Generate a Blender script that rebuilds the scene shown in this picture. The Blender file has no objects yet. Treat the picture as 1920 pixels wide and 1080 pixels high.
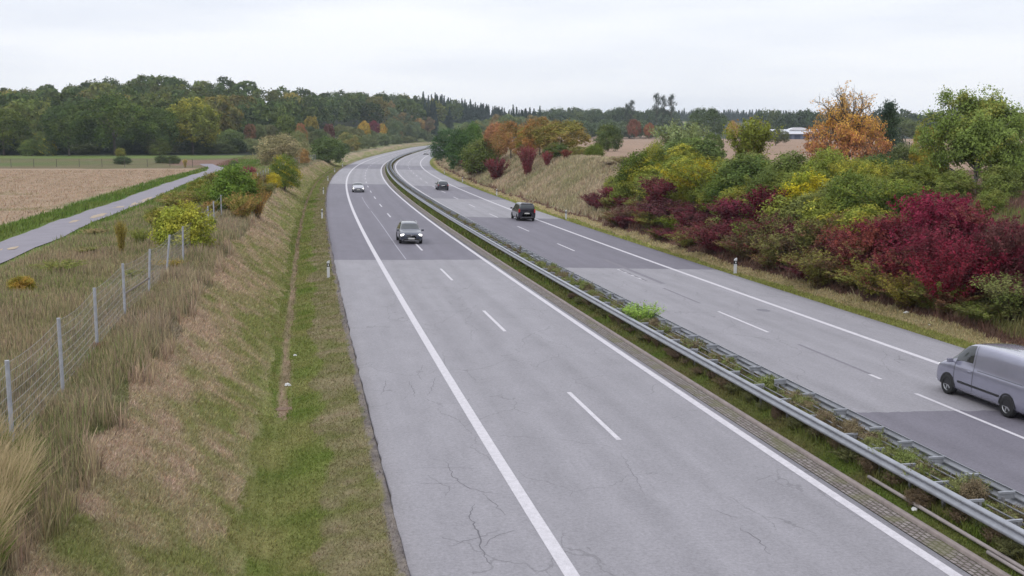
import bpy, math, random
import numpy as np

# ---------------------------------------------------------------- camera, world, sun, exposure
sc = bpy.context.scene
COL = sc.collection
R = math.radians
PITCH = R(7.769); CH = 8.39; FPX = 2042.87
cam_d = bpy.data.cameras.new('camera'); cam = bpy.data.objects.new('camera', cam_d); COL.objects.link(cam)
cam.location = (0, 0, CH)
cam.rotation_euler = (R(90) - PITCH, 0, 0)
cam_d.sensor_width = 36.0; cam_d.lens = 36.0 * FPX / 1920.0
cam_d.clip_start = 0.1; cam_d.clip_end = 12000
sc.camera = cam

w = bpy.data.worlds.new('World'); sc.world = w; w.use_nodes = True
nt = w.node_tree; N = nt.nodes; L = nt.links
for n in list(N): N.remove(n)
SUN_EL, SUN_AZ = R(42), R(215)
out = N.new('ShaderNodeOutputWorld'); bg = N.new('ShaderNodeBackground'); bg.inputs['Strength'].default_value = 0.1
sky = N.new('ShaderNodeTexSky'); sky.sky_type = 'NISHITA'; sky.sun_disc = False
sky.sun_elevation = SUN_EL; sky.sun_rotation = SUN_AZ
tc = N.new('ShaderNodeTexCoord'); sep = N.new('ShaderNodeSeparateXYZ'); L.new(tc.outputs['Generated'], sep.inputs[0])
mp = N.new('ShaderNodeMapping'); mp.inputs['Scale'].default_value = (1.3, 1.3, 9.0); mp.inputs['Rotation'].default_value = (R(3), R(-2), 0)
L.new(tc.outputs['Generated'], mp.inputs[0])
nz = N.new('ShaderNodeTexNoise'); nz.inputs['Scale'].default_value = 1.5; nz.inputs['Detail'].default_value = 5; nz.inputs['Roughness'].default_value = 0.5
L.new(mp.outputs[0], nz.inputs['Vector'])
cr = N.new('ShaderNodeValToRGB'); cr.color_ramp.elements[0].position = 0.36; cr.color_ramp.elements[1].position = 0.58
cr.color_ramp.elements[0].color = (0.735, 0.77, 0.85, 1); cr.color_ramp.elements[1].color = (0.90, 0.915, 0.955, 1)
L.new(nz.outputs['Fac'], cr.inputs[0])
mr = N.new('ShaderNodeMapRange'); mr.inputs['From Min'].default_value = 0.0; mr.inputs['From Max'].default_value = 1.0
mr.inputs['To Min'].default_value = 10.6; mr.inputs['To Max'].default_value = 21.0
L.new(sep.outputs['Z'], mr.inputs['Value'])
vm = N.new('ShaderNodeVectorMath'); vm.operation = 'SCALE'; L.new(cr.outputs[0], vm.inputs[0]); L.new(mr.outputs[0], vm.inputs['Scale'])
mx = N.new('ShaderNodeMix'); mx.data_type = 'RGBA'; mx.inputs[0].default_value = 0.94
L.new(sky.outputs[0], mx.inputs[6]); L.new(vm.outputs[0], mx.inputs[7]); L.new(mx.outputs[2], bg.inputs[0]); L.new(bg.outputs[0], out.inputs[0])

sl = bpy.data.lights.new('sun', 'SUN'); sl.energy = 1.1; sl.angle = R(12); sl.color = (1.0, 0.96, 0.9)
sun = bpy.data.objects.new('sun', sl); COL.objects.link(sun)
sun.rotation_euler = (R(90) - SUN_EL, 0, -SUN_AZ + math.pi)
sun.location = (0, 0, 60)
sc.view_settings.view_transform = 'Standard'; sc.view_settings.look = 'None'
sc.view_settings.exposure = 0.0; sc.view_settings.gamma = 1.0; sc.view_settings.use_curve_mapping = False
try:
    sc.cycles.use_denoising = True; sc.cycles.max_bounces = 6; sc.cycles.volume_bounces = 0
    sc.cycles.transparent_max_bounces = 8
except Exception: pass

# ---------------------------------------------------------------- road geometry (s along the road, o across it)
KS=[0,40,80,120,160,200,250,300,350,400,450,500,550,600,650]
KV=[.8694,.0299,.2234,.2558,.266,.4257,.3145,.4367,.441,.5202,.424,.2884,.1432,-.1903,-.659]
ZS=[0,60,120,180,240,300,360,420,500,600,700,800,900,1000];ZV=[0,0,.0869,.2119,.4091,.5213,.6731,1.0175,1.7138,2.754,3.8,4.8,5.4,5.6]
S=np.arange(-200,2601,1.0)
def smo(K,V):
    v=np.interp(S,K,V);return np.convolve(np.pad(v,15,mode='edge'),np.ones(31)/31,'valid')
_k=smo(KS,KV)/1000;_k[(S<0)]=0;_k=np.where(S>600,np.clip((S-600)/80,0,1)*.95e-3,_k);_k[S>1150]=0.0
_i0=int(np.where(S==0)[0][0])
_h=np.concatenate([[0],np.cumsum((_k[1:]+_k[:-1])/2)]);_h=_h-_h[_i0]-.2033
_X=np.concatenate([[0],np.cumsum(np.sin((_h[1:]+_h[:-1])/2))]);_X=_X-_X[_i0]+3.2249
_Y=np.concatenate([[0],np.cumsum(np.cos((_h[1:]+_h[:-1])/2))]);_Y=_Y-_Y[_i0]+10
_Z=smo(ZS,ZV)
def rc(s,o):
    s=np.asarray(s,float);h=np.interp(s,S,_h)
    return np.interp(s,S,_X)+o*np.cos(h),np.interp(s,S,_Y)-o*np.sin(h)
def hd(s): return float(np.interp(s,S,_h))
def so(x,y):
    s=np.asarray(y,float)-10.0
    for _ in range(12):
        X=np.interp(s,S,_X);Y=np.interp(s,S,_Y);h=np.interp(s,S,_h)
        ds=(x-X)*np.sin(h)+(y-Y)*np.cos(h);s=np.clip(s+ds,-199,2599)
    X=np.interp(s,S,_X);Y=np.interp(s,S,_Y);h=np.interp(s,S,_h)
    return s,(x-X)*np.cos(h)-(y-Y)*np.sin(h)
def roadz(s,o):
    z=np.interp(s,S,_Z);o=np.asarray(o,float)
    q=np.where(o<9.5,-.0182*np.clip(o,-3.2,8.6),.0497-.0347*(np.clip(o,10.6,22.4)-11.45))
    a=np.clip((o-8.6)/2.0,0,1);ql=-.0182*8.6;qr=.0497+.0347*.85
    return z+np.where((o>8.6)&(o<10.6),ql+(qr-ql)*a,q)
def sstep(a,b,x):
    t=np.clip((x-a)/(b-a),0,1);return t*t*(3-2*t)
LB_O=[-1e4,-13,-11.8,-10.6,-9.6,-9.0,-6.3,-5.9,-5.5,-4.9,-3.6,-3.25]
LB_Z=[2.05,2.05,2.12,2.2,2.02,1.72,-.18,-.33,-.33,-.2,-.06,-.02]
LBH_S=[-100,200,320,450,600,900]; LBH_V=[1,1,.8,.85,.9,.9]
RCH_S=[-100,20,50,80,130,180,250,330,400,450,900]; RCH_V=[3.6,3.8,4.1,4.6,5.2,5.4,4.8,3.2,1.8,1.2,1.5]
def hashn(x,y,f,seed):
    # smooth value noise
    x=x*f+seed*17.3;y=y*f+seed*5.9
    xi=np.floor(x);yi=np.floor(y);fx=x-xi;fy=y-yi;fx=fx*fx*(3-2*fx);fy=fy*fy*(3-2*fy)
    def hsh(a,b):
        v=np.sin(a*127.1+b*311.7+seed*74.7)*43758.5453;return v-np.floor(v)
    return (hsh(xi,yi)*(1-fx)+hsh(xi+1,yi)*fx)*(1-fy)+(hsh(xi,yi+1)*(1-fx)+hsh(xi+1,yi+1)*fx)*fy
def farz(x,y,o):
    y=np.maximum(y,1.0);az=x/y
    zT=np.interp(az,[-.6,-.47,-.42,-.37,-.32,-.25,-.2,-.127,-.078,-.03,.02,.06],[20,20.5,22,26,28,27,27,28,26,20.5,9.5,8])
    dT=np.interp(az,[-.3,-.22,-.15,-.05],[640,660,820,900]);dF=np.interp(az,[-.3,-.17,0],[460,600,680])
    zl=1.9+1.4*sstep(240,340,y)+5.7*sstep(345,dF,y)+(zT-9)*np.clip((y-dF)/(dT-dF),0,1)
    zR=np.interp(az,[-.02,.02,.03,.13,.15,.2,.3,.4],[9,12,16,17,12,9,9,10])
    zRR=np.interp(az,[-.1,0,.1,.15,.24,.3,.6],[14,18,28,33,33,16,16])
    zr=5.2+3.2*np.clip((y-130)/470,0,1)+(zR-8.4)*sstep(620,950,y)+(zRR-zR)*sstep(1000,1500,y)
    zr=np.where(y<130,4.4+.8*np.clip((y-60)/70,0,1),zr)
    t=sstep(560,690,y);wgt=(o>10)*(1-t)+sstep(.0,.045,az)*t
    return zl*(1-wgt)+zr*wgt
def ground(s,o,x=None,y=None):
    s=np.asarray(s,float);o=np.asarray(o,float)
    if x is None: x,y=rc(s,o)
    r0=np.interp(s,S,_Z)
    rz=roadz(s,o)
    lb=np.interp(o,LB_O,LB_Z)*np.interp(s,LBH_S,LBH_V);lb=np.where(o>-5.9,np.interp(o,LB_O,LB_Z),lb)
    zl=r0+lb+.06
    ch=np.interp(s,RCH_S,RCH_V)
    t=np.clip((o-24.3)/(34.5-24.3),0,1)
    rb=np.where(o<24.3,-.36-.12*np.clip((o-22.3)/1.2,0,1)+.1*np.clip((o-23.4)/.9,0,1),-.36+(ch+.36)*(t*t*(3-2*t)*.35+t*.65))
    zr=r0+rb
    zf=farz(x,y,o)
    wl=sstep(-14,-34,o); wl=np.where(s<240,wl*(1),wl)
    zleft=zl*(1-wl)+zf*wl
    wr=sstep(33,50,o)
    zright=zr*(1-wr)+np.maximum(zf,0)*wr
    z=np.where(o<5,zleft,zright)
    # under the pavement
    med=rz-.015+.06*np.exp(-((o-9.6)/.5)**2)
    z=np.where((o>-3.08)&(o<8.0),rz-.10,z)
    z=np.where((o>=8.0)&(o<10.74),med,z)
    z=np.where((o>=10.74)&(o<22.28),rz-.10,z)
    far=sstep(850,1000,s); z=z*(1-far)+np.maximum(zf,z*0)*far
    bump=(hashn(s,o,.8,1)-.5)*.07+(hashn(s,o,.25,2)-.5)*.14
    m=np.where(o<-3.4,sstep(-3.4,-5.0,o),np.where(o>23,sstep(23,25,o),0))
    return z+bump*m
def gz(s,o): return float(ground(np.array([s]),np.array([o]))[0])

# ---------------------------------------------------------------- helpers
def lin(c):
    c=np.asarray(c,float)/255.0
    return np.where(c<=.04045,c/12.92,((c+.055)/1.055)**2.4)
EE=1.6
HAZE_D=.00012
GB=1.3
KP=1.8
KF=1.6
def A(r,g,b,k=1.0): return tuple(np.clip(lin((r,g,b))/EE*k,0,.9))
def mesh_np(name,V,Fa,mat,parent=None,attrs=None,smooth=False,uv=None,loc=None,mats=None,mi=None):
    V=np.asarray(V,np.float32);Fa=np.asarray(Fa,np.int32);k=Fa.shape[1];n=len(Fa)
    me=bpy.data.meshes.new(name);me.vertices.add(len(V));me.vertices.foreach_set('co',V.ravel())
    me.loops.add(n*k);me.loops.foreach_set('vertex_index',Fa.ravel())
    me.polygons.add(n);me.polygons.foreach_set('loop_start',np.arange(0,n*k,k,dtype=np.int32))
    try: me.polygons.foreach_set('loop_total',np.full(n,k,np.int32))
    except Exception: pass
    if smooth: me.polygons.foreach_set('use_smooth',np.ones(n,bool))
    for m in (mats or [mat]): me.materials.append(m)
    if mi is not None: me.polygons.foreach_set('material_index',np.asarray(mi,np.int32))
    if uv is not None:
        ul=me.uv_layers.new(name='UVMap');ul.data.foreach_set('uv',np.asarray(uv,np.float32)[Fa.ravel()].ravel())
    for an,(dom,arr) in (attrs or {}).items():
        arr=np.asarray(arr,np.float32)
        if arr.ndim==2:
            if arr.shape[1]==3: arr=np.concatenate([arr,np.ones((len(arr),1),np.float32)],1)
            at=me.attributes.new(an,'FLOAT_COLOR',dom);at.data.foreach_set('color',arr.ravel())
        else:
            at=me.attributes.new(an,'FLOAT',dom);at.data.foreach_set('value',arr)
    me.update(calc_edges=True);me.validate()
    ob=bpy.data.objects.new(name,me);COL.objects.link(ob)
    if parent: ob.parent=parent
    if loc is not None: ob.location=loc
    return ob
class MB:
    def __init__(s): s.v=[];s.f=[]
    def add(s,vs,fs):
        n=len(s.v);s.v+=[tuple(map(float,p)) for p in vs];s.f+=[tuple(i+n for i in f) for f in fs]
    def box(s,c,d,rz=0,rx=0,ry=0,M=None):
        cx,cy,cz=c;hx,hy,hz=d[0]/2,d[1]/2,d[2]/2
        vs=[]
        for z in(-hz,hz):
            for (x,y) in((-hx,-hy),(hx,-hy),(hx,hy),(-hx,hy)):
                p=(x,y,z)
                if ry: p=(p[0]*math.cos(ry)+p[2]*math.sin(ry),p[1],-p[0]*math.sin(ry)+p[2]*math.cos(ry))
                if rx: p=(p[0],p[1]*math.cos(rx)-p[2]*math.sin(rx),p[1]*math.sin(rx)+p[2]*math.cos(rx))
                if rz: p=(p[0]*math.cos(rz)-p[1]*math.sin(rz),p[0]*math.sin(rz)+p[1]*math.cos(rz),p[2])
                vs.append((p[0]+cx,p[1]+cy,p[2]+cz))
        s.add(vs,[(0,3,2,1),(4,5,6,7),(0,1,5,4),(1,2,6,5),(2,3,7,6),(3,0,4,7)])
    def tube(s,pts,rs,n=6,cap=True):
        pts=[np.array(p,float) for p in pts]
        if not hasattr(rs,'__len__'): rs=[rs]*len(pts)
        rings=[]
        for i,p in enumerate(pts):
            d=pts[min(i+1,len(pts)-1)]-pts[max(i-1,0)];d/=np.linalg.norm(d)+1e-9
            a=np.array([0,0,1.]) if abs(d[2])<.9 else np.array([1.,0,0])
            u=np.cross(d,a);u/=np.linalg.norm(u);v=np.cross(d,u)
            rings.append([p+rs[i]*(math.cos(2*math.pi*k/n)*u+math.sin(2*math.pi*k/n)*v) for k in range(n)])
        vs=[q for r in rings for q in r];fs=[]
        for i in range(len(pts)-1):
            for k in range(n): fs.append((i*n+k,i*n+(k+1)%n,(i+1)*n+(k+1)%n,(i+1)*n+k))
        if cap: fs.append(tuple(range(n))[::-1]);fs.append(tuple((len(pts)-1)*n+k for k in range(n)))
        s.add(vs,fs)
    def cyl(s,c,r,h,axis='z',n=20,r2=None):
        r2=r if r2 is None else r2;vs=[];
        for (t,rr) in((-h/2,r),(h/2,r2)):
            for k in range(n):
                a=2*math.pi*k/n;p=(rr*math.cos(a),rr*math.sin(a),t)
                if axis=='y': p=(p[0],p[2],-p[1])
                if axis=='x': p=(p[2],p[0],p[1])
                vs.append((c[0]+p[0],c[1]+p[1],c[2]+p[2]))
        s.add(vs,[(k,(k+1)%n,n+(k+1)%n,n+k) for k in range(n)]+[tuple(range(n))[::-1],tuple(range(n,2*n))])
    def build(s,name,mat,parent=None,smooth=False,bevel=0):
        me=bpy.data.meshes.new(name);me.from_pydata(s.v,[],s.f);me.materials.append(mat)
        if smooth:
            for p in me.polygons: p.use_smooth=True
        me.update()
        ob=bpy.data.objects.new(name,me);COL.objects.link(ob)
        if parent: ob.parent=parent
        if bevel:
            b=ob.modifiers.new('b','BEVEL');b.width=bevel;b.segments=2;b.limit_method='ANGLE'
        return ob
def tag(o,label=None,cat=None,group=None,kind=None):
    if label: o['label']=label
    if cat: o['category']=cat
    if group: o['group']=group
    if kind: o['kind']=kind
    return o
def empty(name,loc=(0,0,0),rz=0):
    o=bpy.data.objects.new(name,None);COL.objects.link(o);o.location=loc;o.rotation_euler=(0,0,rz);o.empty_display_size=.3;return o
def copy_tree(o,parent=None):
    c=o.copy();COL.objects.link(c)
    if parent is not None: c.parent=parent
    for ch in [k for k in bpy.data.objects if k.parent==o]: copy_tree(ch,c)
    return c

# ---------------------------------------------------------------- materials
def mat(name,col=(.5,.5,.5),rough=.7,metal=0,spec=.3,coat=0,emit=None,es=0,bump=None):
    m=bpy.data.materials.new(name);m.use_nodes=True;b=m.node_tree.nodes['Principled BSDF']
    b.inputs['Base Color'].default_value=(*col,1);b.inputs['Roughness'].default_value=rough;b.inputs['Metallic'].default_value=metal
    b.inputs['Specular IOR Level'].default_value=spec;b.inputs['Coat Weight'].default_value=coat
    if emit: b.inputs['Emission Color'].default_value=(*emit,1);b.inputs['Emission Strength'].default_value=es
    return m
def nodes(m): return m.node_tree.nodes,m.node_tree.links,m.node_tree.nodes['Principled BSDF']
def noise_mul(m,src,scale=5,amt=.3,detail=4,coord='Object',stretch=None,lo=None,hi=None):
    """multiplies the colour output src by 1 +- amt noise, returns the new output"""
    n,l,b=nodes(m)
    t=n.new('ShaderNodeTexCoord');z=n.new('ShaderNodeTexNoise');z.inputs['Scale'].default_value=scale;z.inputs['Detail'].default_value=detail;z.inputs['Roughness'].default_value=.65
    if stretch:
        q=n.new('ShaderNodeMapping');q.inputs['Scale'].default_value=stretch;l.new(t.outputs[coord],q.inputs[0]);l.new(q.outputs[0],z.inputs['Vector'])
    else: l.new(t.outputs[coord],z.inputs['Vector'])
    r=n.new('ShaderNodeMapRange');r.inputs['From Min'].default_value=.25;r.inputs['From Max'].default_value=.75
    r.inputs['To Min'].default_value=1-amt;r.inputs['To Max'].default_value=1+amt;l.new(z.outputs['Fac'],r.inputs['Value'])
    v=n.new('ShaderNodeVectorMath');v.operation='SCALE';l.new(src,v.inputs[0]);l.new(r.outputs[0],v.inputs['Scale'])
    return v.outputs[0],z
def noisy(name,col,rough=.8,scale=5,amt=.3,metal=0,spec=.3,coord='Object',stretch=None,bump=0,bscale=30):
    m=mat(name,col,rough,metal,spec);n,l,b=nodes(m)
    rgb=n.new('ShaderNodeRGB');rgb.outputs[0].default_value=(*col,1)
    o,z=noise_mul(m,rgb.outputs[0],scale,amt,coord=coord,stretch=stretch);l.new(o,b.inputs['Base Color'])
    if bump:
        z2=n.new('ShaderNodeTexNoise');z2.inputs['Scale'].default_value=bscale;t=n.new('ShaderNodeTexCoord');l.new(t.outputs[coord],z2.inputs['Vector'])
        bp=n.new('ShaderNodeBump');bp.inputs['Strength'].default_value=bump;bp.inputs['Distance'].default_value=.02;l.new(z2.outputs['Fac'],bp.inputs['Height']);l.new(bp.outputs[0],b.inputs['Normal'])
    return m

# leaf material: two leaf colours per plant (object properties), varied leaf by leaf
def leaf_material():
    m=bpy.data.materials.new('leaves');m.use_nodes=True;n,l,b=nodes(m)
    def oa(nm):
        a=n.new('ShaderNodeAttribute');a.attribute_type='OBJECT';a.attribute_name=nm;return a
    c1=oa('c1');c2=oa('c2');mxv=oa('cm')
    av=n.new('ShaderNodeAttribute');av.attribute_name='v';am=n.new('ShaderNodeAttribute');am.attribute_name='m'
    lt=n.new('ShaderNodeMath');lt.operation='SUBTRACT';l.new(mxv.outputs['Fac'],lt.inputs[0]);l.new(am.outputs['Fac'],lt.inputs[1])
    mr=n.new('ShaderNodeMapRange');mr.inputs['From Min'].default_value=-.06;mr.inputs['From Max'].default_value=.06;l.new(lt.outputs[0],mr.inputs['Value'])
    mx=n.new('ShaderNodeMix');mx.data_type='RGBA';l.new(mr.outputs[0],mx.inputs[0]);l.new(c1.outputs['Color'],mx.inputs[6]);l.new(c2.outputs['Color'],mx.inputs[7])
    r=n.new('ShaderNodeMapRange');r.inputs['To Min'].default_value=.45;r.inputs['To Max'].default_value=1.6;l.new(av.outputs['Fac'],r.inputs['Value'])
    v=n.new('ShaderNodeVectorMath');v.operation='SCALE';l.new(mx.outputs[2],v.inputs[0]);l.new(r.outputs[0],v.inputs['Scale'])
    l.new(v.outputs[0],b.inputs['Base Color']);b.inputs['Roughness'].default_value=.7;b.inputs['Specular IOR Level'].default_value=.12
    tr=n.new('ShaderNodeBsdfTranslucent');l.new(v.outputs[0],tr.inputs[0])
    ms=n.new('ShaderNodeMixShader');ms.inputs[0].default_value=.3;l.new(b.outputs[0],ms.inputs[1]);l.new(tr.outputs[0],ms.inputs[2])
    l.new(ms.outputs[0],n['Material Output'].inputs['Surface'])
    return m
M_LEAF=leaf_material()
def vcol_material(name,transl=.25,amt=0):
    m=bpy.data.materials.new(name);m.use_nodes=True;n,l,b=nodes(m)
    a=n.new('ShaderNodeAttribute');a.attribute_name='col';b.inputs['Roughness'].default_value=.8;b.inputs['Specular IOR Level'].default_value=.15
    l.new(a.outputs['Color'],b.inputs['Base Color'])
    if transl:
        tr=n.new('ShaderNodeBsdfTranslucent');l.new(a.outputs['Color'],tr.inputs[0]);ms=n.new('ShaderNodeMixShader');ms.inputs[0].default_value=transl
        l.new(b.outputs[0],ms.inputs[1]);l.new(tr.outputs[0],ms.inputs[2]);l.new(ms.outputs[0],n['Material Output'].inputs['Surface'])
    return m
M_BLADE=vcol_material('grass_blades')
M_BARK=noisy('bark',(.10,.085,.07),.9,8,.4)
M_BARKP=noisy('pale_bark',(.22,.21,.19),.9,8,.35)
M_STEM=noisy('brown_stems',(.11,.07,.05),.9,8,.3)
M_STEMR=noisy('red_stems',(.12,.035,.035),.8,8,.3)

# ---------------------------------------------------------------- ground
def gcol(s,o,x,y,seed=0):
    """albedo of the land cover at road coordinates (arrays)"""
    n1=hashn(s,o,.35,3+seed);n2=hashn(s,o,1.1,4+seed);n3=hashn(s,o,.09,5+seed);n4=hashn(s,o,3.1,6+seed)
    wig=(n1-.5)*.7+(n2-.5)*.45
    c=np.zeros(s.shape+(3,))
    def C(*q): return np.array(A(*q))
    def setm(m,v): c[m]=(v[m] if v.ndim>1 else v)
    def mixn(a,b,t): t=np.clip(t,0,1)[...,None];return C(*a)*(1-t)+C(*b)*t
    far=mixn((104,108,78),(128,122,92),n3)
    c[:]=far
    # left side bands
    ow=o+wig
    vg=mixn((120,122,72),(152,138,112),(hashn(s,o,2.4,15)*.6+n2*.5+.3*n1-.38)*1.3)
    setm(ow<-3.0,vg)
    ed=(o<-3.0)&(o>-3.12-.22*hashn(s,o*0,.7,61)-.1*n4)
    setm(ed,mixn((112,106,110),(146,136,124),n4))
    bright=mixn((106,122,54),(142,138,88),n2*.9+.5*n1-.25)
    setm((ow<-4.55)&(ow>-7.0),bright)
    mown=mixn((190,168,144),(146,148,92),(hashn(s*1.0,o*2.2,.8,13)*.6+hashn(s,o,2.2,14)*.5+.4*hashn(s,o,.14,9)+.16*np.clip(o+8.6,-1,2)-.52)*1.5)
    setm(ow<-6.35,mown)
    gut=mixn((166,142,122),(120,112,80),n2)
    setm((np.abs(o+5.75+.12*(n1-.5))<.10+.12*n2)&(s>23+4*n2),gut)
    tallc=mixn((160,146,124),(124,132,78),n1*.7+n3*.6-.25)
    setm(ow<-9.3,tallc)
    rough=mixn((116,134,68),(158,144,116),n1*.9+n3*.7-.4)
    setm((ow<-12.2),rough)
    gs=mixn((92,118,50),(120,128,64),n1); setm((o<-20)&(o>-24.0-n1*1.5-s*.006),gs)
    edge=-27.2-.03*np.clip(s-78,0,200)
    setm((o<-23.5)&(o>edge+wig*1.5)&(s<300),mixn((88,116,46),(112,124,60),n1))
    # stubble field with rows
    rows=.5+.5*np.sin((x*.75+y*.25)*2*np.pi/2.6+n3*2.5)
    st=mixn((182,158,134),(160,138,114),rows*.6+n1*.3)
    weeds=(n3*.7+n1*.35)>.78
    st[weeds]=st[weeds]*.6+C(130,128,80)*.4
    setm((o<edge+wig)&(y<243+6*n3)&(x>-400),st)
    band=mixn((102,116,66),(124,112,86),hashn(x,y,.06,51)*1.3-.2)
    setm((o<edge)&(y>=243+6*n3)&(y<318),band)
    setm((o<edge)&(y>=312)&(y<350),mixn((104,128,64),(122,130,78),n1))
    setm((x/np.maximum(y,1)<-.25)&(x/np.maximum(y,1)>-.31)&(y>262)&(y<300),C(138,112,98))
    # forest floor
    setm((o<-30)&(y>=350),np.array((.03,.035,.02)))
    # right side
    rv=mixn((128,134,66),(146,142,92),n2*.5+n1*.3)
    setm((o>22.2)&(ow<23.5),rv)
    rv2=mixn((176,162,124),(150,138,98),n2*.7)
    setm((ow>=23.5)&(o>22.6),rv2)
    rv3=mixn((120,92,80),(100,78,66),n2)
    setm((ow>=24.6)&(o>22.8),rv3)
    bk=mixn((172,154,132),(130,128,92),n1*.8+n3*.6-.25)
    near=mixn((100,112,56),(126,116,80),n1)
    setm((ow>=25.3)&(s<48),near)
    setm((ow>=25.0)&(s>=100),bk)
    fld=mixn((178,150,130),(160,138,118),n3*.6+n4*.2)
    setm((o>40)&(y>120)&(y<760),fld)
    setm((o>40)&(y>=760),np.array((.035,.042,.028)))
    # median
    md=mixn((92,112,44),(116,104,72),n2*.8+n1*.3-.15)
    setm((o>8.2)&(o<9.25),md)
    md2=mixn((120,104,80),(84,92,50),n2)
    setm((o>=9.25)&(o<10.9),md2)
    return c
def spaced(parts):
    r=[]
    for a,b,st in parts: r.append(np.arange(a,b,st))
    return np.unique(np.round(np.concatenate(r),4))
sg=spaced([(-150,6,12),(6,70,.4),(70,130,.8),(130,260,2),(260,700,6),(700,2300,30)])
og=spaced([(-1500,-300,60),(-300,-60,12),(-60,-28,2),(-28,-12,.6),(-12,-3.6,.2),(10.9,22,2.2),(22.3,26,.25),(26,36,.6),(36,60,2),(60,300,12),(300,1501,50)])
og=np.unique(np.concatenate([og,[-3.4,-3.25,-3.14,-3.09,-3.07,-2.9,0,4,7.2,7.9,8.05,8.3,8.5,8.7,8.9,9.1,9.3,9.5,9.7,9.9,10.1,10.3,10.5,10.72,10.76,22.2,22.27,22.3]]))
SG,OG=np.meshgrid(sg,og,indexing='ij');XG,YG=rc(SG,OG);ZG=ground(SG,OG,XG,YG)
ni,nj=SG.shape;idx=np.arange(ni*nj).reshape(ni,nj)
FG=np.stack([idx[:-1,:-1],idx[:-1,1:],idx[1:,1:],idx[1:,:-1]],-1).reshape(-1,4)
def ground_material():
    m=bpy.data.materials.new('ground_cover');m.use_nodes=True;n,l,b=nodes(m)
    a=n.new('ShaderNodeAttribute');a.attribute_name='col'
    o,_=noise_mul(m,a.outputs['Color'],7,.28,6);o,_=noise_mul(m,o,.6,.18,4)
    o,_=noise_mul(m,o,35,.35,3)
    l.new(o,b.inputs['Base Color']);b.inputs['Roughness'].default_value=.95;b.inputs['Specular IOR Level'].default_value=.1
    z=n.new('ShaderNodeTexNoise');z.inputs['Scale'].default_value=12;z.inputs['Detail'].default_value=6;t=n.new('ShaderNodeTexCoord');l.new(t.outputs['Object'],z.inputs['Vector'])
    bp=n.new('ShaderNodeBump');bp.inputs['Strength'].default_value=.8;bp.inputs['Distance'].default_value=.08;l.new(z.outputs['Fac'],bp.inputs['Height']);l.new(bp.outputs[0],b.inputs['Normal'])
    return m
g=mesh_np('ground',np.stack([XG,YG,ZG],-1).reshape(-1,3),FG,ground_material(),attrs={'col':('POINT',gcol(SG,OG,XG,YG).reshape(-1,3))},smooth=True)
tag(g,kind='structure')
del XG,YG,ZG,FG

# ---------------------------------------------------------------- strips along the road
def strip(name,s0,s1,os_,mt,dz=0,step=2.0,zf=None,parent=None,uvs=True,ofun=None):
    ss=np.arange(s0,s1+.001,step) if s1-s0>step*1.5 else np.linspace(s0,s1,max(2,int(math.ceil((s1-s0)/step))+1))
    os_=np.asarray(os_,float)
    SS,OO=np.meshgrid(ss,os_,indexing='ij')
    if ofun is not None: OO=OO+ofun(SS)
    x,y=rc(SS,OO);z=(roadz(SS,OO) if zf is None else zf(SS,OO))+dz
    a,b=SS.shape;id_=np.arange(a*b).reshape(a,b)
    Fq=np.stack([id_[:-1,:-1],id_[:-1,1:],id_[1:,1:],id_[1:,:-1]],-1).reshape(-1,4)
    return np.stack([x,y,z],-1).reshape(-1,3),Fq,np.stack([OO,SS],-1).reshape(-1,2)
def join(parts):
    V=[];Fq=[];U=[];n=0
    for v,f,u in parts: V.append(v);Fq.append(f+n);U.append(u);n+=len(v)
    return np.concatenate(V),np.concatenate(Fq),np.concatenate(U)
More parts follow.
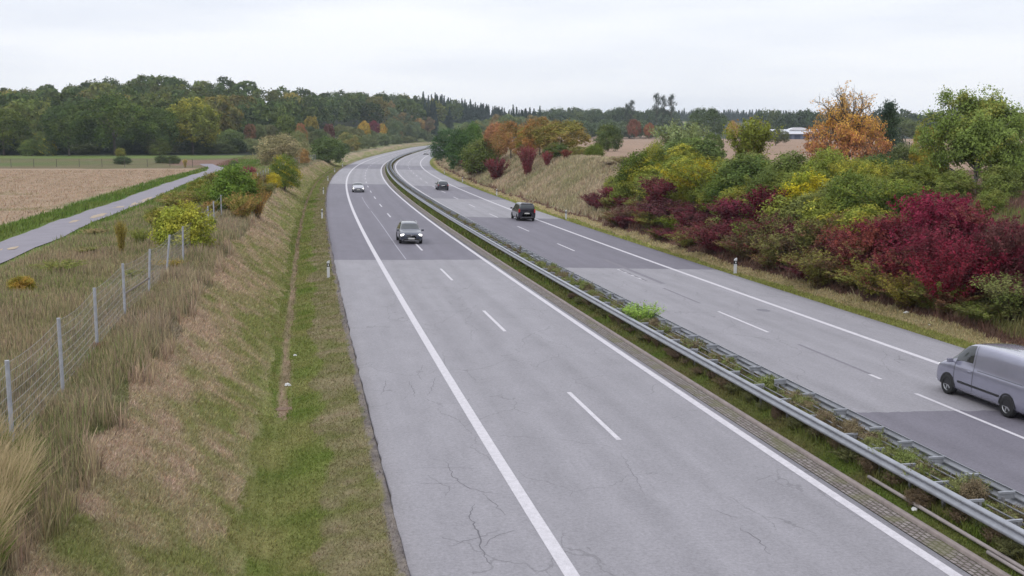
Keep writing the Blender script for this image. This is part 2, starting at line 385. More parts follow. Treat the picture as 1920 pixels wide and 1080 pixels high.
def asphalt(name,dark_ranges,lanes,extra=None):
    m=bpy.data.materials.new(name);m.use_nodes=True;n,l,b=nodes(m)
    uv=n.new('ShaderNodeUVMap');uv.uv_map='UVMap';sp=n.new('ShaderNodeSeparateXYZ');l.new(uv.outputs[0],sp.inputs[0])
    def mth(op,a,bb,c=None):
        q=n.new('ShaderNodeMath');q.operation=op
        for i,v in enumerate((a,bb,c)):
            if v is None: continue
            if isinstance(v,(int,float)): q.inputs[i].default_value=v
            else: l.new(v,q.inputs[i])
        return q.outputs[0]
    zj=n.new('ShaderNodeTexNoise');zj.inputs['Scale'].default_value=1.6;zj.inputs['Detail'].default_value=4;l.new(uv.outputs[0],zj.inputs['Vector'])
    sj=mth('ADD',sp.outputs[1],mth('MULTIPLY_ADD',zj.outputs['Fac'],.5,-.25))
    tot=None
    for a,bb,k in dark_ranges:
        q=mth('MULTIPLY',mth('GREATER_THAN',sj,a),mth('LESS_THAN',sj,bb))
        q=mth('MULTIPLY',q,k)
        tot=q if tot is None else mth('MAXIMUM',tot,q)
    mx=n.new('ShaderNodeMix');mx.data_type='RGBA';l.new(tot,mx.inputs[0]);mx.inputs[6].default_value=(*A(160,157,163),1);mx.inputs[7].default_value=(*A(124,120,131),1)
    # fine aggregate, blotches, streaks along the lanes
    def nz(vec_scale,scale,detail,rough,lo,hi,src):
        mp=n.new('ShaderNodeMapping');mp.inputs['Scale'].default_value=vec_scale;l.new(uv.outputs[0],mp.inputs[0])
        z=n.new('ShaderNodeTexNoise');z.inputs['Scale'].default_value=scale;z.inputs['Detail'].default_value=detail;z.inputs['Roughness'].default_value=rough
        l.new(mp.outputs[0],z.inputs['Vector']);r=n.new('ShaderNodeMapRange');r.inputs['From Min'].default_value=.25;r.inputs['From Max'].default_value=.75
        r.inputs['To Min'].default_value=lo;r.inputs['To Max'].default_value=hi;l.new(z.outputs['Fac'],r.inputs['Value'])
        v=n.new('ShaderNodeVectorMath');v.operation='SCALE';l.new(src,v.inputs[0]);l.new(r.outputs[0],v.inputs['Scale']);return v.outputs[0]
    c=nz((1,1,1),11,9,.9,.48,1.52,mx.outputs[2])
    c=nz((1,1,1),3.5,5,.7,.93,1.07,c)
    c=nz((1,.35,1),1.1,5,.6,.90,1.09,c)
    c=nz((1.6,.03,1),1.0,3,.5,.94,1.06,c)
    c=nz((.25,.06,1),1.0,3,.5,.94,1.06,c)
    # wheel tracks: slightly polished bands
    acc=None
    for o0 in lanes:
        d=mth('SUBTRACT',sp.outputs[0],o0);d=mth('MULTIPLY',d,d);e=mth('MULTIPLY',d,-6.0);q=mth('POWER',2.718,e)
        acc=q if acc is None else mth('ADD',acc,q)
    f=mth('MULTIPLY_ADD',acc,-.075,1.0)
    v=n.new('ShaderNodeVectorMath');v.operation='SCALE';l.new(c,v.inputs[0]);l.new(f,v.inputs['Scale']);c=v.outputs[0]
    # hairline cracks
    mp=n.new('ShaderNodeMapping');mp.inputs['Scale'].default_value=(.35,.22,1);l.new(uv.outputs[0],mp.inputs[0])
    zz=n.new('ShaderNodeTexNoise');zz.inputs['Scale'].default_value=1.3;zz.inputs['Detail'].default_value=6;l.new(mp.outputs[0],zz.inputs['Vector'])
    va=n.new('ShaderNodeVectorMath');va.operation='SCALE';va.inputs['Scale'].default_value=.9;l.new(zz.outputs['Color'],va.inputs[0])
    vb=n.new('ShaderNodeVectorMath');vb.operation='ADD';l.new(mp.outputs[0],vb.inputs[0]);l.new(va.outputs[0],vb.inputs[1])
    vo=n.new('ShaderNodeTexVoronoi');vo.feature='DISTANCE_TO_EDGE';vo.inputs['Scale'].default_value=1.0;l.new(vb.outputs[0],vo.inputs['Vector'])
    z3=n.new('ShaderNodeTexNoise');z3.inputs['Scale'].default_value=.16;z3.inputs['Detail'].default_value=2;l.new(uv.outputs[0],z3.inputs['Vector'])
    cm=mth('MULTIPLY',mth('LESS_THAN',vo.outputs['Distance'],.006),mth('GREATER_THAN',z3.outputs['Fac'],.48))
    cm=mth('MULTIPLY',cm,mth('SUBTRACT',1.0,tot))
    f=mth('MULTIPLY_ADD',cm,-.22,1.0)
    v=n.new('ShaderNodeVectorMath');v.operation='SCALE';l.new(c,v.inputs[0]);l.new(f,v.inputs['Scale']);c=v.outputs[0]
    l.new(c,b.inputs['Base Color']);b.inputs['Roughness'].default_value=.72;b.inputs['Specular IOR Level'].default_value=.3
    z=n.new('ShaderNodeTexNoise');z.inputs['Scale'].default_value=60;z.inputs['Detail'].default_value=3;l.new(uv.outputs[0],z.inputs['Vector'])
    bp=n.new('ShaderNodeBump');bp.inputs['Strength'].default_value=.35;bp.inputs['Distance'].default_value=.01;l.new(z.outputs['Fac'],bp.inputs['Height']);l.new(bp.outputs[0],b.inputs['Normal'])
    return m
def edge_j(amp,seed):
    return lambda s:(hashn(s,s*0,.9,seed)-.5)*amp
# left carriageway (oncoming) and right carriageway, each a sheet with a short broken skirt at its edges
def pave(name,o0,o1,mt,root=None):
    ss=spaced([(-60,6,6),(6,120,.5),(120,900,3)]);on=np.concatenate([[o0-.03,o0],np.linspace(o0+.6,o1-.6,8),[o1,o1+.03]])
    SS,OO=np.meshgrid(ss,on,indexing='ij');OO=OO.copy()
    j=(hashn(ss,ss*0,1.3,11)-.5)*.10+(hashn(ss,ss*0,4.0,12)-.5)*.05
    if o0<0: OO[:,0]+=j;OO[:,1]+=j
    x,y=rc(SS,OO);z=roadz(SS,OO);z[:,0]-=.11;z[:,-1]-=.11
    a,b=SS.shape;id_=np.arange(a*b).reshape(a,b);Fq=np.stack([id_[:-1,:-1],id_[:-1,1:],id_[1:,1:],id_[1:,:-1]],-1).reshape(-1,4)
    return mesh_np(name,np.stack([x,y,z],-1).reshape(-1,3),Fq,mt,uv=np.stack([OO,SS],-1).reshape(-1,2),parent=root)
road_l=pave('road',-3.05,7.82,asphalt('asphalt_left',[(67.2,194.5,1.0),(292,342,.8)],[.95,2.75,4.7,6.5]))
tag(road_l,'left carriageway of grey asphalt with a darker resurfaced stretch and cars coming towards the bridge','road',kind='structure')
road_r=pave('road',10.76,22.27,asphalt('asphalt_right',[(-70,21.0,1.0),(60.0,107.3,1.0),(144,185,.8),(282,324,.7)],[12.4,14.2,16.2,18.0]))
tag(road_r,'right carriageway of grey asphalt beyond the median barrier, patched with darker stretches','road',kind='structure')

# painted markings
def worn_white(name,base,thr=.4):
    m=mat(name,base,.75);n,l,b=nodes(m)
    rgb=n.new('ShaderNodeRGB');rgb.outputs[0].default_value=(*base,1)
    o,_=noise_mul(m,rgb.outputs[0],6,.16,8);o,_=noise_mul(m,o,40,.2,3);
    t=n.new('ShaderNodeTexCoord');z=n.new('ShaderNodeTexNoise');z.inputs['Scale'].default_value=7;z.inputs['Detail'].default_value=9;z.inputs['Roughness'].default_value=.8;l.new(t.outputs['Object'],z.inputs['Vector'])
    q=n.new('ShaderNodeMapRange');q.inputs['From Min'].default_value=.58;q.inputs['From Max'].default_value=.68;q.inputs['To Max'].default_value=.75;l.new(z.outputs['Fac'],q.inputs['Value'])
    x_=n.new('ShaderNodeMix');x_.data_type='RGBA';l.new(q.outputs[0],x_.inputs[0]);l.new(o,x_.inputs[6]);x_.inputs[7].default_value=(*A(165,162,168),1);l.new(x_.outputs[2],b.inputs['Base Color']);return m
M_WHITE=worn_white('road_paint',A(222,218,224))
M_WHITE2=worn_white('thin_paint',A(205,202,212))
M_OLD=noisy('blacked_out_marking',A(138,134,142),.85,6,.15)
def mark(name,rngs,o,wd,parent,mt,dz=.004,step=2.0,of=None):
    P=[strip('',a,b,[o-wd/2,o+wd/2],mt,dz=dz,step=step,ofun=of) for a,b in rngs]
    V,Fq,U=join(P);return mesh_np(name,V,Fq,mt,parent=parent,uv=U)
mark('edge_line',[(-60,880)],0,.30,road_l,M_WHITE)
mark('edge_line',[(-60,880)],7.504,.26,road_l,M_WHITE)
mark('lane_dash_line',[(19.754+18*k,25.754+18*k) for k in range(-4,46)],3.742,.15,road_l,M_WHITE,step=1.5)
mark('seam_line',[(67.5,121),(124,150)],2.05,.045,road_l,M_WHITE2,of=lambda s:.1*np.sin(s/13))
mark('edge_line',[(-60,880)],11.4536,.24,road_r,M_WHITE)
mark('edge_line',[(-60,880)],19.1287,.28,road_r,M_WHITE)
mark('lane_dash_line',[(17.4254+18*k,23.4254+18*k) for k in range(-4,46)]+[(25.7,26.5)],15.1693,.15,road_r,M_WHITE,step=1.5)
mark('removed_dash',[(26.5,32.6),(44.2,50.4),(53.4,59.6)],15.23,.16,road_r,M_OLD,step=1.5)
mark('removed_dash',[(52.2,66.0)],15.9,.34,road_r,M_OLD,step=1.5)
M_TAR=noisy('crack_seal',A(118,115,121),.8,20,.3)
def crack(pts,wd,parent,seed=0):
    rng=random.Random(seed);q=[]
    for i in range(len(pts)-1):
        a,b=pts[i],pts[i+1];k=max(2,int(math.hypot(b[0]-a[0],b[1]-a[1])/.13))
        for t in range(k): f=t/k;q.append((a[0]+(b[0]-a[0])*f+rng.gauss(0,.028),a[1]+(b[1]-a[1])*f+rng.gauss(0,.028)))
    q.append(pts[-1]);V=[];n=len(q)
    for i,(s_,o_) in enumerate(q):
        a=q[max(i-1,0)];b=q[min(i+1,n-1)];d=(b[0]-a[0],b[1]-a[1]);L_=math.hypot(*d)+1e-6;ww=.75*wd*(.35+.65*math.sin(math.pi*min(max(i/(n-1),.04),.96)))*rng.uniform(.6,1.2)/2
        for sg_ in(-1,1):
            s2=s_-sg_*d[1]/L_*ww;o2=o_+sg_*d[0]/L_*ww;x,y=rc(s2,o2);V.append((float(x),float(y),float(roadz(s2,o2))+.003))
    return np.array(V),np.array([(2*i,2*i+1,2*i+3,2*i+2) for i in range(n-1)]),np.zeros((len(V),2))
CR=[([(18.26,-1.38),(17.23,-1.40),(16.47,-1.30),(16.03,-1.13),(15.75,-0.92),(15.49,-0.51)],0.035),
([(14.78,-1.23),(13.90,-1.46),(12.95,-1.42),(12.08,-1.50),(11.21,-1.46)],0.05),
([(15.46,-0.86),(14.78,-0.70),(13.99,-0.63)],0.03),
([(12.17,-1.46),(12.65,-1.15),(13.03,-0.61)],0.025),
([(12.30,-2.11),(12.65,-1.55),(13.04,-0.96)],0.022),
([(17.81,-2.31),(17.77,-1.28),(17.49,-0.56)],0.014),
([(16.65,-2.62),(16.41,-1.47),(16.23,-0.44)],0.012),
([(28.36,-2.22),(27.27,-2.32),(26.10,-2.55)],0.028),
([(28.10,-1.46),(26.77,-1.44),(25.60,-1.47)],0.028),
([(28.70,-0.42),(27.34,-0.67),(25.78,-1.03)],0.028),
([(18.43,3.41),(16.30,3.13),(14.85,2.94)],0.02),
([(13.70,4.23),(13.31,4.34),(13.10,4.57)],0.022),
([(33.22,0.39),(30.13,0.11)],0.02),
([(12.44,4.30),(11.76,4.44),(10.85,4.33)],0.03),
([(40.68,10.36),(37.66,9.33)],0.02),
]
V,Fq,U=join([crack(p,wd,None,i) for i,(p,wd) in enumerate(CR)])
mesh_np('crack',V,Fq,M_TAR,parent=road_l)
# dark blob patch on the right carriageway
pb=[(41.9+.42*math.cos(t)*1.1,17.75+.33*math.sin(t)) for t in np.linspace(0,2*math.pi,17)[:-1]]
vs=[(*map(float,rc(a,b)),float(roadz(a,b))+.003) for a,b in pb]
me=MB();me.add(vs,[tuple(range(16))]);me.build('stain',mat('oil_stain',A(132,130,138),.8),road_r)

# tarmac shoulder scrap, gutter of setts, kerb
def setts_material():
    m=bpy.data.materials.new('granite_setts');m.use_nodes=True;n,l,b=nodes(m)
    uv=n.new('ShaderNodeUVMap');uv.uv_map='UVMap';mp=n.new('ShaderNodeMapping');mp.inputs['Rotation'].default_value=(0,0,R(90));l.new(uv.outputs[0],mp.inputs[0])
    z=n.new('ShaderNodeTexNoise');z.inputs['Scale'].default_value=3;l.new(mp.outputs[0],z.inputs['Vector'])
    vs_=n.new('ShaderNodeVectorMath');vs_.operation='SCALE';vs_.inputs['Scale'].default_value=.05;l.new(z.outputs['Color'],vs_.inputs[0])
    va=n.new('ShaderNodeVectorMath');va.operation='ADD';l.new(mp.outputs[0],va.inputs[0]);l.new(vs_.outputs[0],va.inputs[1]);vs_.inputs['Scale'].default_value=.09;z.inputs['Scale'].default_value=5
    br=n.new('ShaderNodeTexBrick');br.inputs['Scale'].default_value=1;br.inputs['Brick Width'].default_value=.20;br.inputs['Row Height'].default_value=.125
    br.inputs['Mortar Size'].default_value=.02;br.inputs['Mortar Smooth'].default_value=.3;br.inputs['Bias'].default_value=-.1
    br.inputs['Color1'].default_value=(*A(160,150,148),1);br.inputs['Color2'].default_value=(*A(126,114,112),1);br.inputs['Mortar'].default_value=(*A(84,78,62),1)
    l.new(va.outputs[0],br.inputs['Vector'])
    z2=n.new('ShaderNodeTexNoise');z2.inputs['Scale'].default_value=.9;z2.inputs['Detail'].default_value=4;l.new(uv.outputs[0],z2.inputs['Vector'])
    r=n.new('ShaderNodeMapRange');r.inputs['From Min'].default_value=.5;r.inputs['From Max'].default_value=.62;l.new(z2.outputs['Fac'],r.inputs['Value'])
    mu=n.new('ShaderNodeMath');mu.operation='MULTIPLY';mu.inputs[1].default_value=.55;l.new(r.outputs[0],mu.inputs[0])
    mx=n.new('ShaderNodeMix');mx.data_type='RGBA';l.new(mu.outputs[0],mx.inputs[0]);l.new(br.outputs['Color'],mx.inputs[6]);mx.inputs[7].default_value=(*A(112,112,64),1)
    l.new(mx.outputs[2],b.inputs['Base Color']);b.inputs['Roughness'].default_value=.85
    bp=n.new('ShaderNodeBump');bp.inputs['Strength'].default_value=.8;bp.inputs['Distance'].default_value=.03;bp.invert=True;l.new(br.outputs['Fac'],bp.inputs['Height']);l.new(bp.outputs[0],b.inputs['Normal'])
    return m
V,Fq,U=strip('',-60,880,[7.86,8.1,8.36],None,dz=-.004)
tag(mesh_np('gutter_pavement',V,Fq,setts_material(),uv=U),'drainage gutter of weathered setts between the white line and the median kerb','gutter',kind='structure')
ss=spaced([(-60,120,1.0),(120,880,4)]);prof=[(8.37,-.08),(8.37,.055),(8.40,.075),(8.49,.075),(8.52,.055),(8.52,-.08)]
SS,PP=np.meshgrid(ss,np.arange(6),indexing='ij');OO=np.array([p[0] for p in prof])[PP]+.0*SS;dz=np.array([p[1] for p in prof])[PP]
x,y=rc(SS,OO);z=roadz(SS,OO)+dz;a,b=SS.shape;id_=np.arange(a*b).reshape(a,b);Fq=np.stack([id_[:-1,:-1],id_[:-1,1:],id_[1:,1:],id_[1:,:-1]],-1).reshape(-1,4)
tag(mesh_np('kerb',np.stack([x,y,z],-1).reshape(-1,3),Fq,noisy('kerb_stone',A(158,146,142),.85,3,.25),uv=np.stack([OO,SS],-1).reshape(-1,2)),'weathered concrete kerb along the grassy median','kerb',kind='structure')
# field path
def path_o(s): return np.interp(s,[-60,50,63,80,104,140,220,245,270],[-20,-20.35,-20.5,-21.0,-21.15,-22.4,-25.2,-28,-34])
SS,WW=np.meshgrid(spaced([(-60,272,2)]),np.array([0,-1.0,-2.0,-3.1]),indexing='ij');OO=path_o(SS)+WW*(1+.05*(hashn(SS,WW*0,.2,21)-.5))
x,y=rc(SS,OO);z=ground(SS,OO,x,y)+.05;a,b=SS.shape;id_=np.arange(a*b).reshape(a,b);Fq=np.stack([id_[:-1,:-1],id_[:-1,1:],id_[1:,1:],id_[1:,:-1]],-1).reshape(-1,4)
pm=noisy('path_asphalt',A(150,145,154),.85,.5,.12,bump=.3);tag(mesh_np('path',np.stack([x,y,z],-1).reshape(-1,3),Fq,pm),'narrow grey farm track between the stubble field and the rough grass','path',kind='structure')
V=[];Fs=[]
for (s_,dd,lx,ly) in [(55.5,-2.0,2.4,.5),(58,-1.2,1.2,.25),(79,-1.5,1.6,.3),(86,-1.0,3.0,.5),(97,-1.2,2.0,.4),(104,-.4,5,.45),(112,-.5,4,.3)]:
    n0=len(V)
    for k in range(14):
        a=2*math.pi*k/14;rr=random.Random(k*7+int(s_)).uniform(.7,1.2);s2=s_+lx*math.cos(a)*rr;o2=path_o(s2)+dd+ly*math.sin(a)*rr;o2=min(float(o2),float(path_o(s2))-.05)
        x,y=rc(s2,o2);V.append((float(x),float(y),gz(s2,o2)+.062))
    Fs.append(tuple(range(n0,n0+14)))
sm_=MB();sm_.v=V;sm_.f=Fs;tag(sm_.build('sand_patches_ground',noisy('dry_sand',A(190,172,150),.95,3,.2)),'dry sand drifted onto the farm track','sand',kind='structure')

# ---------------------------------------------------------------- grass
def lean_blades(s,o,h,wd,lean,ldir,col,name,label,curve=.35,z0=None,tip=None,label_cat='grass'):
    """blades: each two quads tapering to a tip; arrays in road coords"""
    n=len(s);x,y=rc(s,o);z=ground(s,o,x,y)-.02
    rng=np.random.default_rng(n)
    th=rng.uniform(0,np.pi,n);wx,wy=np.cos(th)*wd/2,np.sin(th)*wd/2
    lx,ly=np.cos(ldir)*lean*h,np.sin(ldir)*lean*h
    hz=h*np.sqrt(np.maximum(1-(lean*.9)**2,.05))
    b0=np.stack([x-wx,y-wy,z],-1);b1=np.stack([x+wx,y+wy,z],-1)
    m0=np.stack([x-wx*.8+lx*curve,y-wy*.8+ly*curve,z+hz*.55],-1);m1=np.stack([x+wx*.8+lx*curve,y+wy*.8+ly*curve,z+hz*.55],-1)
    t0=np.stack([x-wx*.25+lx,y-wy*.25+ly,z+hz],-1);t1=np.stack([x+wx*.25+lx,y+wy*.25+ly,z+hz],-1)
    V=np.stack([b0,b1,m1,m0,t1,t0],1).reshape(-1,3);k=np.arange(n)[:,None]*6
    Fq=np.concatenate([k+np.array([[0,1,2,3]]),k+np.array([[3,2,4,5]])],1).reshape(-1,4)
    col=np.clip(col*GB,0,.85);tip=None if tip is None else np.clip(tip*GB,0,.85);c=np.repeat(col[:,None,:],6,1)
    if tip is not None: c[:,4:]=tip[:,None,:];c[:,2:4]=(col*.5+tip*.5)[:,None,:]
    ob=mesh_np(name,V,Fq,M_BLADE,attrs={'col':('POINT',c.reshape(-1,3))})
    tag(ob,label,label_cat,kind='stuff');return ob
rng=np.random.default_rng(7)
def scatter(n,s0,s1,o0,o1,pw=1.0):
    u=rng.random(n);s=s0*(s1/s0)**u if pw else s0+(s1-s0)*u
    return s,rng.uniform(o0,o1,n)
def gc(s,o,seed=0,jit=.22):
    x,y=rc(s,o);c=gcol(s,o,x,y,seed);return np.clip(c*(1+rng.normal(0,jit,len(s)))[:,None]*(1+rng.normal(0,.05,(len(s),3))),.01,.8)
GREEN=np.array(A(104,130,48));STRAW=np.array(A(186,166,132));BROWN=np.array(A(150,126,112));OLIVE=np.array(A(112,112,66))
# short verge and mown bank, left
s,o=scatter(250000,5,75,-9.6,-3.12);h=np.where(o>-6.6,rng.uniform(.03,.085,len(s)),rng.uniform(.04,.13,len(s)))*(1+s*.006)
dirt=hashn(s,o,.9,31)*(o<-3.3);keep=(rng.random(len(s))<np.where((o>-3.3),.15,np.where((o>-4.7),.5+.4*dirt,1)))&~((np.abs(o+5.75)<.12)&(s>24)&(rng.random(len(s))<.7));s=s[keep];o=o[keep];h=h[keep]
ld=rng.normal(-.4,1.2,len(s));lean_blades(s,o,h,.012*(1+s*.05),rng.uniform(.2,.95,len(s)),ld,gc(s,o)*1.12,'verge_grass','short patchy green and dry mown grass on the verge and slope beside the left carriageway')
s,o=scatter(60000,75,330,-9.6,-3.2);lean_blades(s,o,rng.uniform(.06,.16,len(s))*(1+s*.002),.03+s*.0004,rng.uniform(.2,.9,len(s)),rng.normal(0,1.5,len(s)),gc(s,o)*1.1,'verge_grass','distant mown grass on the slope beside the left carriageway')
# tall rough grass, left bank top
s,o=scatter(330000,3.5,95,-19.6,-9.0);nn=hashn(s,o,.45,33);edge_=-9.25-.9*(hashn(s,o,.6,34)-.5)-.4*(hashn(s,o,2.3,35)-.5)
k=(o<edge_);s=s[k];o=o[k];nn=nn[k]
h=rng.uniform(.25,.62,len(s))*(.55+.75*nn)*(1-.35*(o<-12.5))*(1-.45*((o<-10.2)&(o>-11.8)&(s<40)))
c=gc(s,o,0,.2);tipc=np.where((rng.random(len(s))<.4)[:,None],BROWN*1.35,c*1.3);tipc=np.where((rng.random(len(s))<.28)[:,None],STRAW*rng.uniform(.9,1.35,len(s))[:,None],tipc);dk=(rng.random(len(s))<.2);tipc[dk]*=.6;c[dk]*=.6
lean_blades(s,o,h*rng.choice([.6,1,1.25],len(s)),.009*(1+s*.035)*rng.uniform(.6,1.8,len(s)),rng.uniform(.0,.3,len(s))+.35*(rng.random(len(s))<.15),rng.uniform(0,6.28,len(s)),c,'rough_grass','tall brown seeding grass on the bank top around the wire fence',tip=tipc)
s,o=scatter(60000,60,330,-36,-9.2);k=~((o<path_o(s)+.3)&(o>path_o(s)-3.4))&(o>-27.0-.03*(s-78));s=s[k];o=o[k]
c=gc(s,o,0,.2);lean_blades(s,o,rng.uniform(.15,.5,len(s)),.03+.0005*s,rng.uniform(.05,.6,len(s)),rng.normal(.2,1.3,len(s)),c*1.05,'rough_grass','far tall grass and weeds between the fence and the farm track')
# straw plume grass in the near left corner
s,o=scatter(26000,7.2,12.7,-12.0,-9.2);cc=hashn(s,o,1.6,36);k=((o<-9.35-.22*np.clip(s-9.5,0,9)-.5*hashn(s,o,1.2,38)))&(rng.random(len(s))<1.6*cc+.1);s=s[k];o=o[k]
h=rng.uniform(.5,1.15,len(s))*(.7+.5*cc[k]);tp=rng.random(len(s));c=np.where((tp<.55)[:,None],GREEN*1.15,OLIVE*1.2)*rng.uniform(.7,1.3,len(s))[:,None]
lean_blades(s,o,h*np.where(tp<.45,.7,1.0),.014,rng.uniform(.1,.75,len(s)),rng.normal(.2,.9,len(s)),c,'plume_grass','tall pale plume grass with green lower leaves at the fence foot nearest the bridge',tip=np.where((tp<.45)[:,None],c,STRAW*1.25))
# right verge, near bank and far bank
s,o=scatter(70000,18,75,22.3,27);lean_blades(s,o,rng.uniform(.05,.16,len(s))*np.where(o>24.4,1.5,1),.02+.0006*s,rng.uniform(.2,.9,len(s)),rng.normal(0,1.6,len(s)),gc(s,o)*1.08,'verge_grass','dry and green grass strip along the right carriageway below the shrubs')
s,o=scatter(40000,14,70,24.8,44);lean_blades(s,o,rng.uniform(.25,.7,len(s)),.03+.0004*s,rng.uniform(.1,.6,len(s)),rng.normal(0,1.6,len(s)),gc(s,o)*1.05,'bank_grass','green weedy grass on the near end of the right bank')
s,o=scatter(70000,75,420,22.4,38);lean_blades(s,o,np.where(o>25,rng.uniform(.25,.7,len(s)),rng.uniform(.08,.2,len(s))),.03+.0006*s,rng.uniform(.1,.6,len(s)),rng.normal(0,1.6,len(s)),gc(s,o)*1.15,'bank_grass','tall dry grass on the open slope beside the right carriageway',tip=gc(s,o)*1.45)
# median
s,o=scatter(60000,8,70,8.55,10.7);lean_blades(s,o,np.where(o<9.05,rng.uniform(.04,.1,len(s)),rng.uniform(.08,.34,len(s))),.014+.0006*s,rng.uniform(.1,.8,len(s)),rng.normal(0,1.6,len(s)),gc(s,o)*1.1,'median_grass','grass and moss growing in the median under the crash barriers')
s,o=scatter(30000,70,500,8.6,10.6);lean_blades(s,o,rng.uniform(.1,.5,len(s)),.04+.0004*s,rng.uniform(.1,.8,len(s)),rng.normal(0,1.6,len(s)),gc(s,o)*1.1,'median_grass','dry grass in the median where the road bends away')
# stubble stalks
s,o=scatter(60000,60,232,-110,-27.5);x,y=rc(s,o);k=(o<-28-.03*(s-78))&(y<240);s=s[k];o=o[k]
lean_blades(s,o,rng.uniform(.1,.25,len(s)),.04+.0004*s,rng.uniform(.1,.6,len(s)),rng.normal(0,1.6,len(s)),gc(s,o,0,.12)*1.1,'stubble','pale maize stubble left standing on the field',label_cat='crop stubble')

# ---------------------------------------------------------------- plants: prototypes
def leaf_quads(P,Nn,size,rg,asp=.55):
    n=len(P);r=rg.normal(size=(n,3));t=np.cross(Nn,r);t/=np.linalg.norm(t,axis=1,keepdims=True)+1e-9;b=np.cross(Nn,t);b/=np.linalg.norm(b,axis=1,keepdims=True)+1e-9
    s_=(size*rg.uniform(.6,1.3,n))[:,None]
    V=np.stack([P-t*s_,P-b*s_*asp,P+t*s_,P+b*s_*asp],1).reshape(-1,3);return V,np.arange(4*n).reshape(-1,4)
def unit(v): return v/(np.linalg.norm(v,axis=-1,keepdims=True)+1e-9)
def finish(P,out_,size,rg,clump,name):
    Nn=unit(out_*1.0+rg.normal(size=P.shape)*.75+np.array([0,0,.35]))
    V,Fq=leaf_quads(P,Nn,size,rg);v=np.clip(clump*.55+rg.random(len(P))*.45,0,1)
    mm=hashn(P[:,0]+3,P[:,1]*1.0+P[:,2]*1.7+5,5.0,2)*.75+rg.random(len(P))*.25
    return V,Fq,v,mm
def dome_leaves(rg,n_clump=110,per=75,size=.03,flat=1.0,low=.02,jag=.16,sig=.07):
    k=np.arange(n_clump)+.5;ph=np.arccos(1-1.55*k/n_clump);th=np.pi*(1+5**.5)*k
    d=np.stack([np.cos(th)*np.sin(ph),np.sin(th)*np.sin(ph),np.cos(ph)],-1);d=unit(d+rg.normal(size=d.shape)*.12)
    rr=(1-jag)+rg.random(n_clump)*jag*1.3;rr*=1-.0*d[:,2]
    inner=rg.random(n_clump)<.2;rr=np.where(inner,rr*.6,rr)
    C=d*rr[:,None]*np.array([.46,.46,.56*flat])+np.array([0,0,.42])
    cv=rg.random(n_clump)
    P=np.repeat(C,per,0)+rg.normal(size=(n_clump*per,3))*sig*np.array([1,1,.8]);out_=unit(P-np.array([0,0,.35]));cl=np.repeat(cv,per)
    k=(P[:,2]>low);return P[k],out_[k],cl[k]
def spray_leaves(rg,n=80,per=100,spread=.5,size=.026,arch=.5):
    Ps=[];Os=[];Cs=[];stems=[]
    for i in range(n):
        a=rg.uniform(0,2*np.pi);til=rg.uniform(0,1)**.7*spread;Lh=rg.uniform(.75,1.0)*(1-.25*til)
        b0=np.array([np.cos(a),np.sin(a),0])*rg.uniform(0,.16)
        t=np.linspace(0,1,6)[:,None];dirr=np.array([np.cos(a)*til,np.sin(a)*til,0])
        c=b0+dirr*(t*.35+t**2*.65*(1+arch*.2))+np.array([0,0,1])*Lh*(t-.10*til*t**3)
        stems.append(c);tt=rg.uniform(.12,1,per)**.8;pt_=np.stack([np.interp(tt,t[:,0],c[:,k]) for k in range(3)],-1)
        Ps.append(pt_+rg.normal(size=(per,3))*(.028*(1.4-tt*.7))[:,None]);Os.append(np.tile(unit(dirr+[0,0,.3]),(per,1)));Cs.append(np.full(per,rg.random()))
    return np.concatenate(Ps),np.concatenate(Os),np.concatenate(Cs),stems
PROTO={}
def reg(key,crown,wood,name_wood='trunk'):
    PROTO[key]=(crown,wood,name_wood)
def mk_mesh(name,V,Fq,mt,attrs=None):
    ob=mesh_np(name,V,Fq,mt,attrs=attrs);me=ob.data;bpy.data.objects.remove(ob);return me
def stems_mesh(stems,r0,mt,n=3,name='stems'):
    b=MB()
    for c in stems: b.tube(list(c),[r0*(1-.8*i/(len(c)-1)) for i in range(len(c))],n,cap=False)
    me=bpy.data.meshes.new(name);me.from_pydata(b.v,[],b.f);me.materials.append(mt);return me
for i in range(4):
    rg=np.random.default_rng(100+i);P,O,c=dome_leaves(rg,n_clump=120+i*14,per=78,flat=[1,.92,1.05,.96][i],jag=[.14,.24,.2,.3][i],sig=[.062,.07,.058,.066][i])
    V,Fq,v,mm=finish(P,O,.024,rg,c,'dome');st=[np.array([[0,0,0],[.05*np.cos(a),.05*np.sin(a),.25],[.28*np.cos(a),.28*np.sin(a),.62]]) for a in rg.uniform(0,6.28,7)]
    reg('dome%d'%i,mk_mesh('foliage',V,Fq,M_LEAF,{'v':('FACE',v),'m':('FACE',mm)}),stems_mesh(st,.014,M_STEM,4),'stems')
for i in range(4):
    rg=np.random.default_rng(200+i);P,O,c,st=spray_leaves(rg,n=[90,110,75,95][i],per=[105,85,120,60][i],spread=[.5,.62,.4,.55][i])
    V,Fq,v,mm=finish(P,O,.0215,rg,c,'spray')
    reg('spray%d'%i,mk_mesh('foliage',V,Fq,M_LEAF,{'v':('FACE',v),'m':('FACE',mm)}),stems_mesh(st[::2],.0055,M_STEM if i%2 else M_STEMR),'stems')
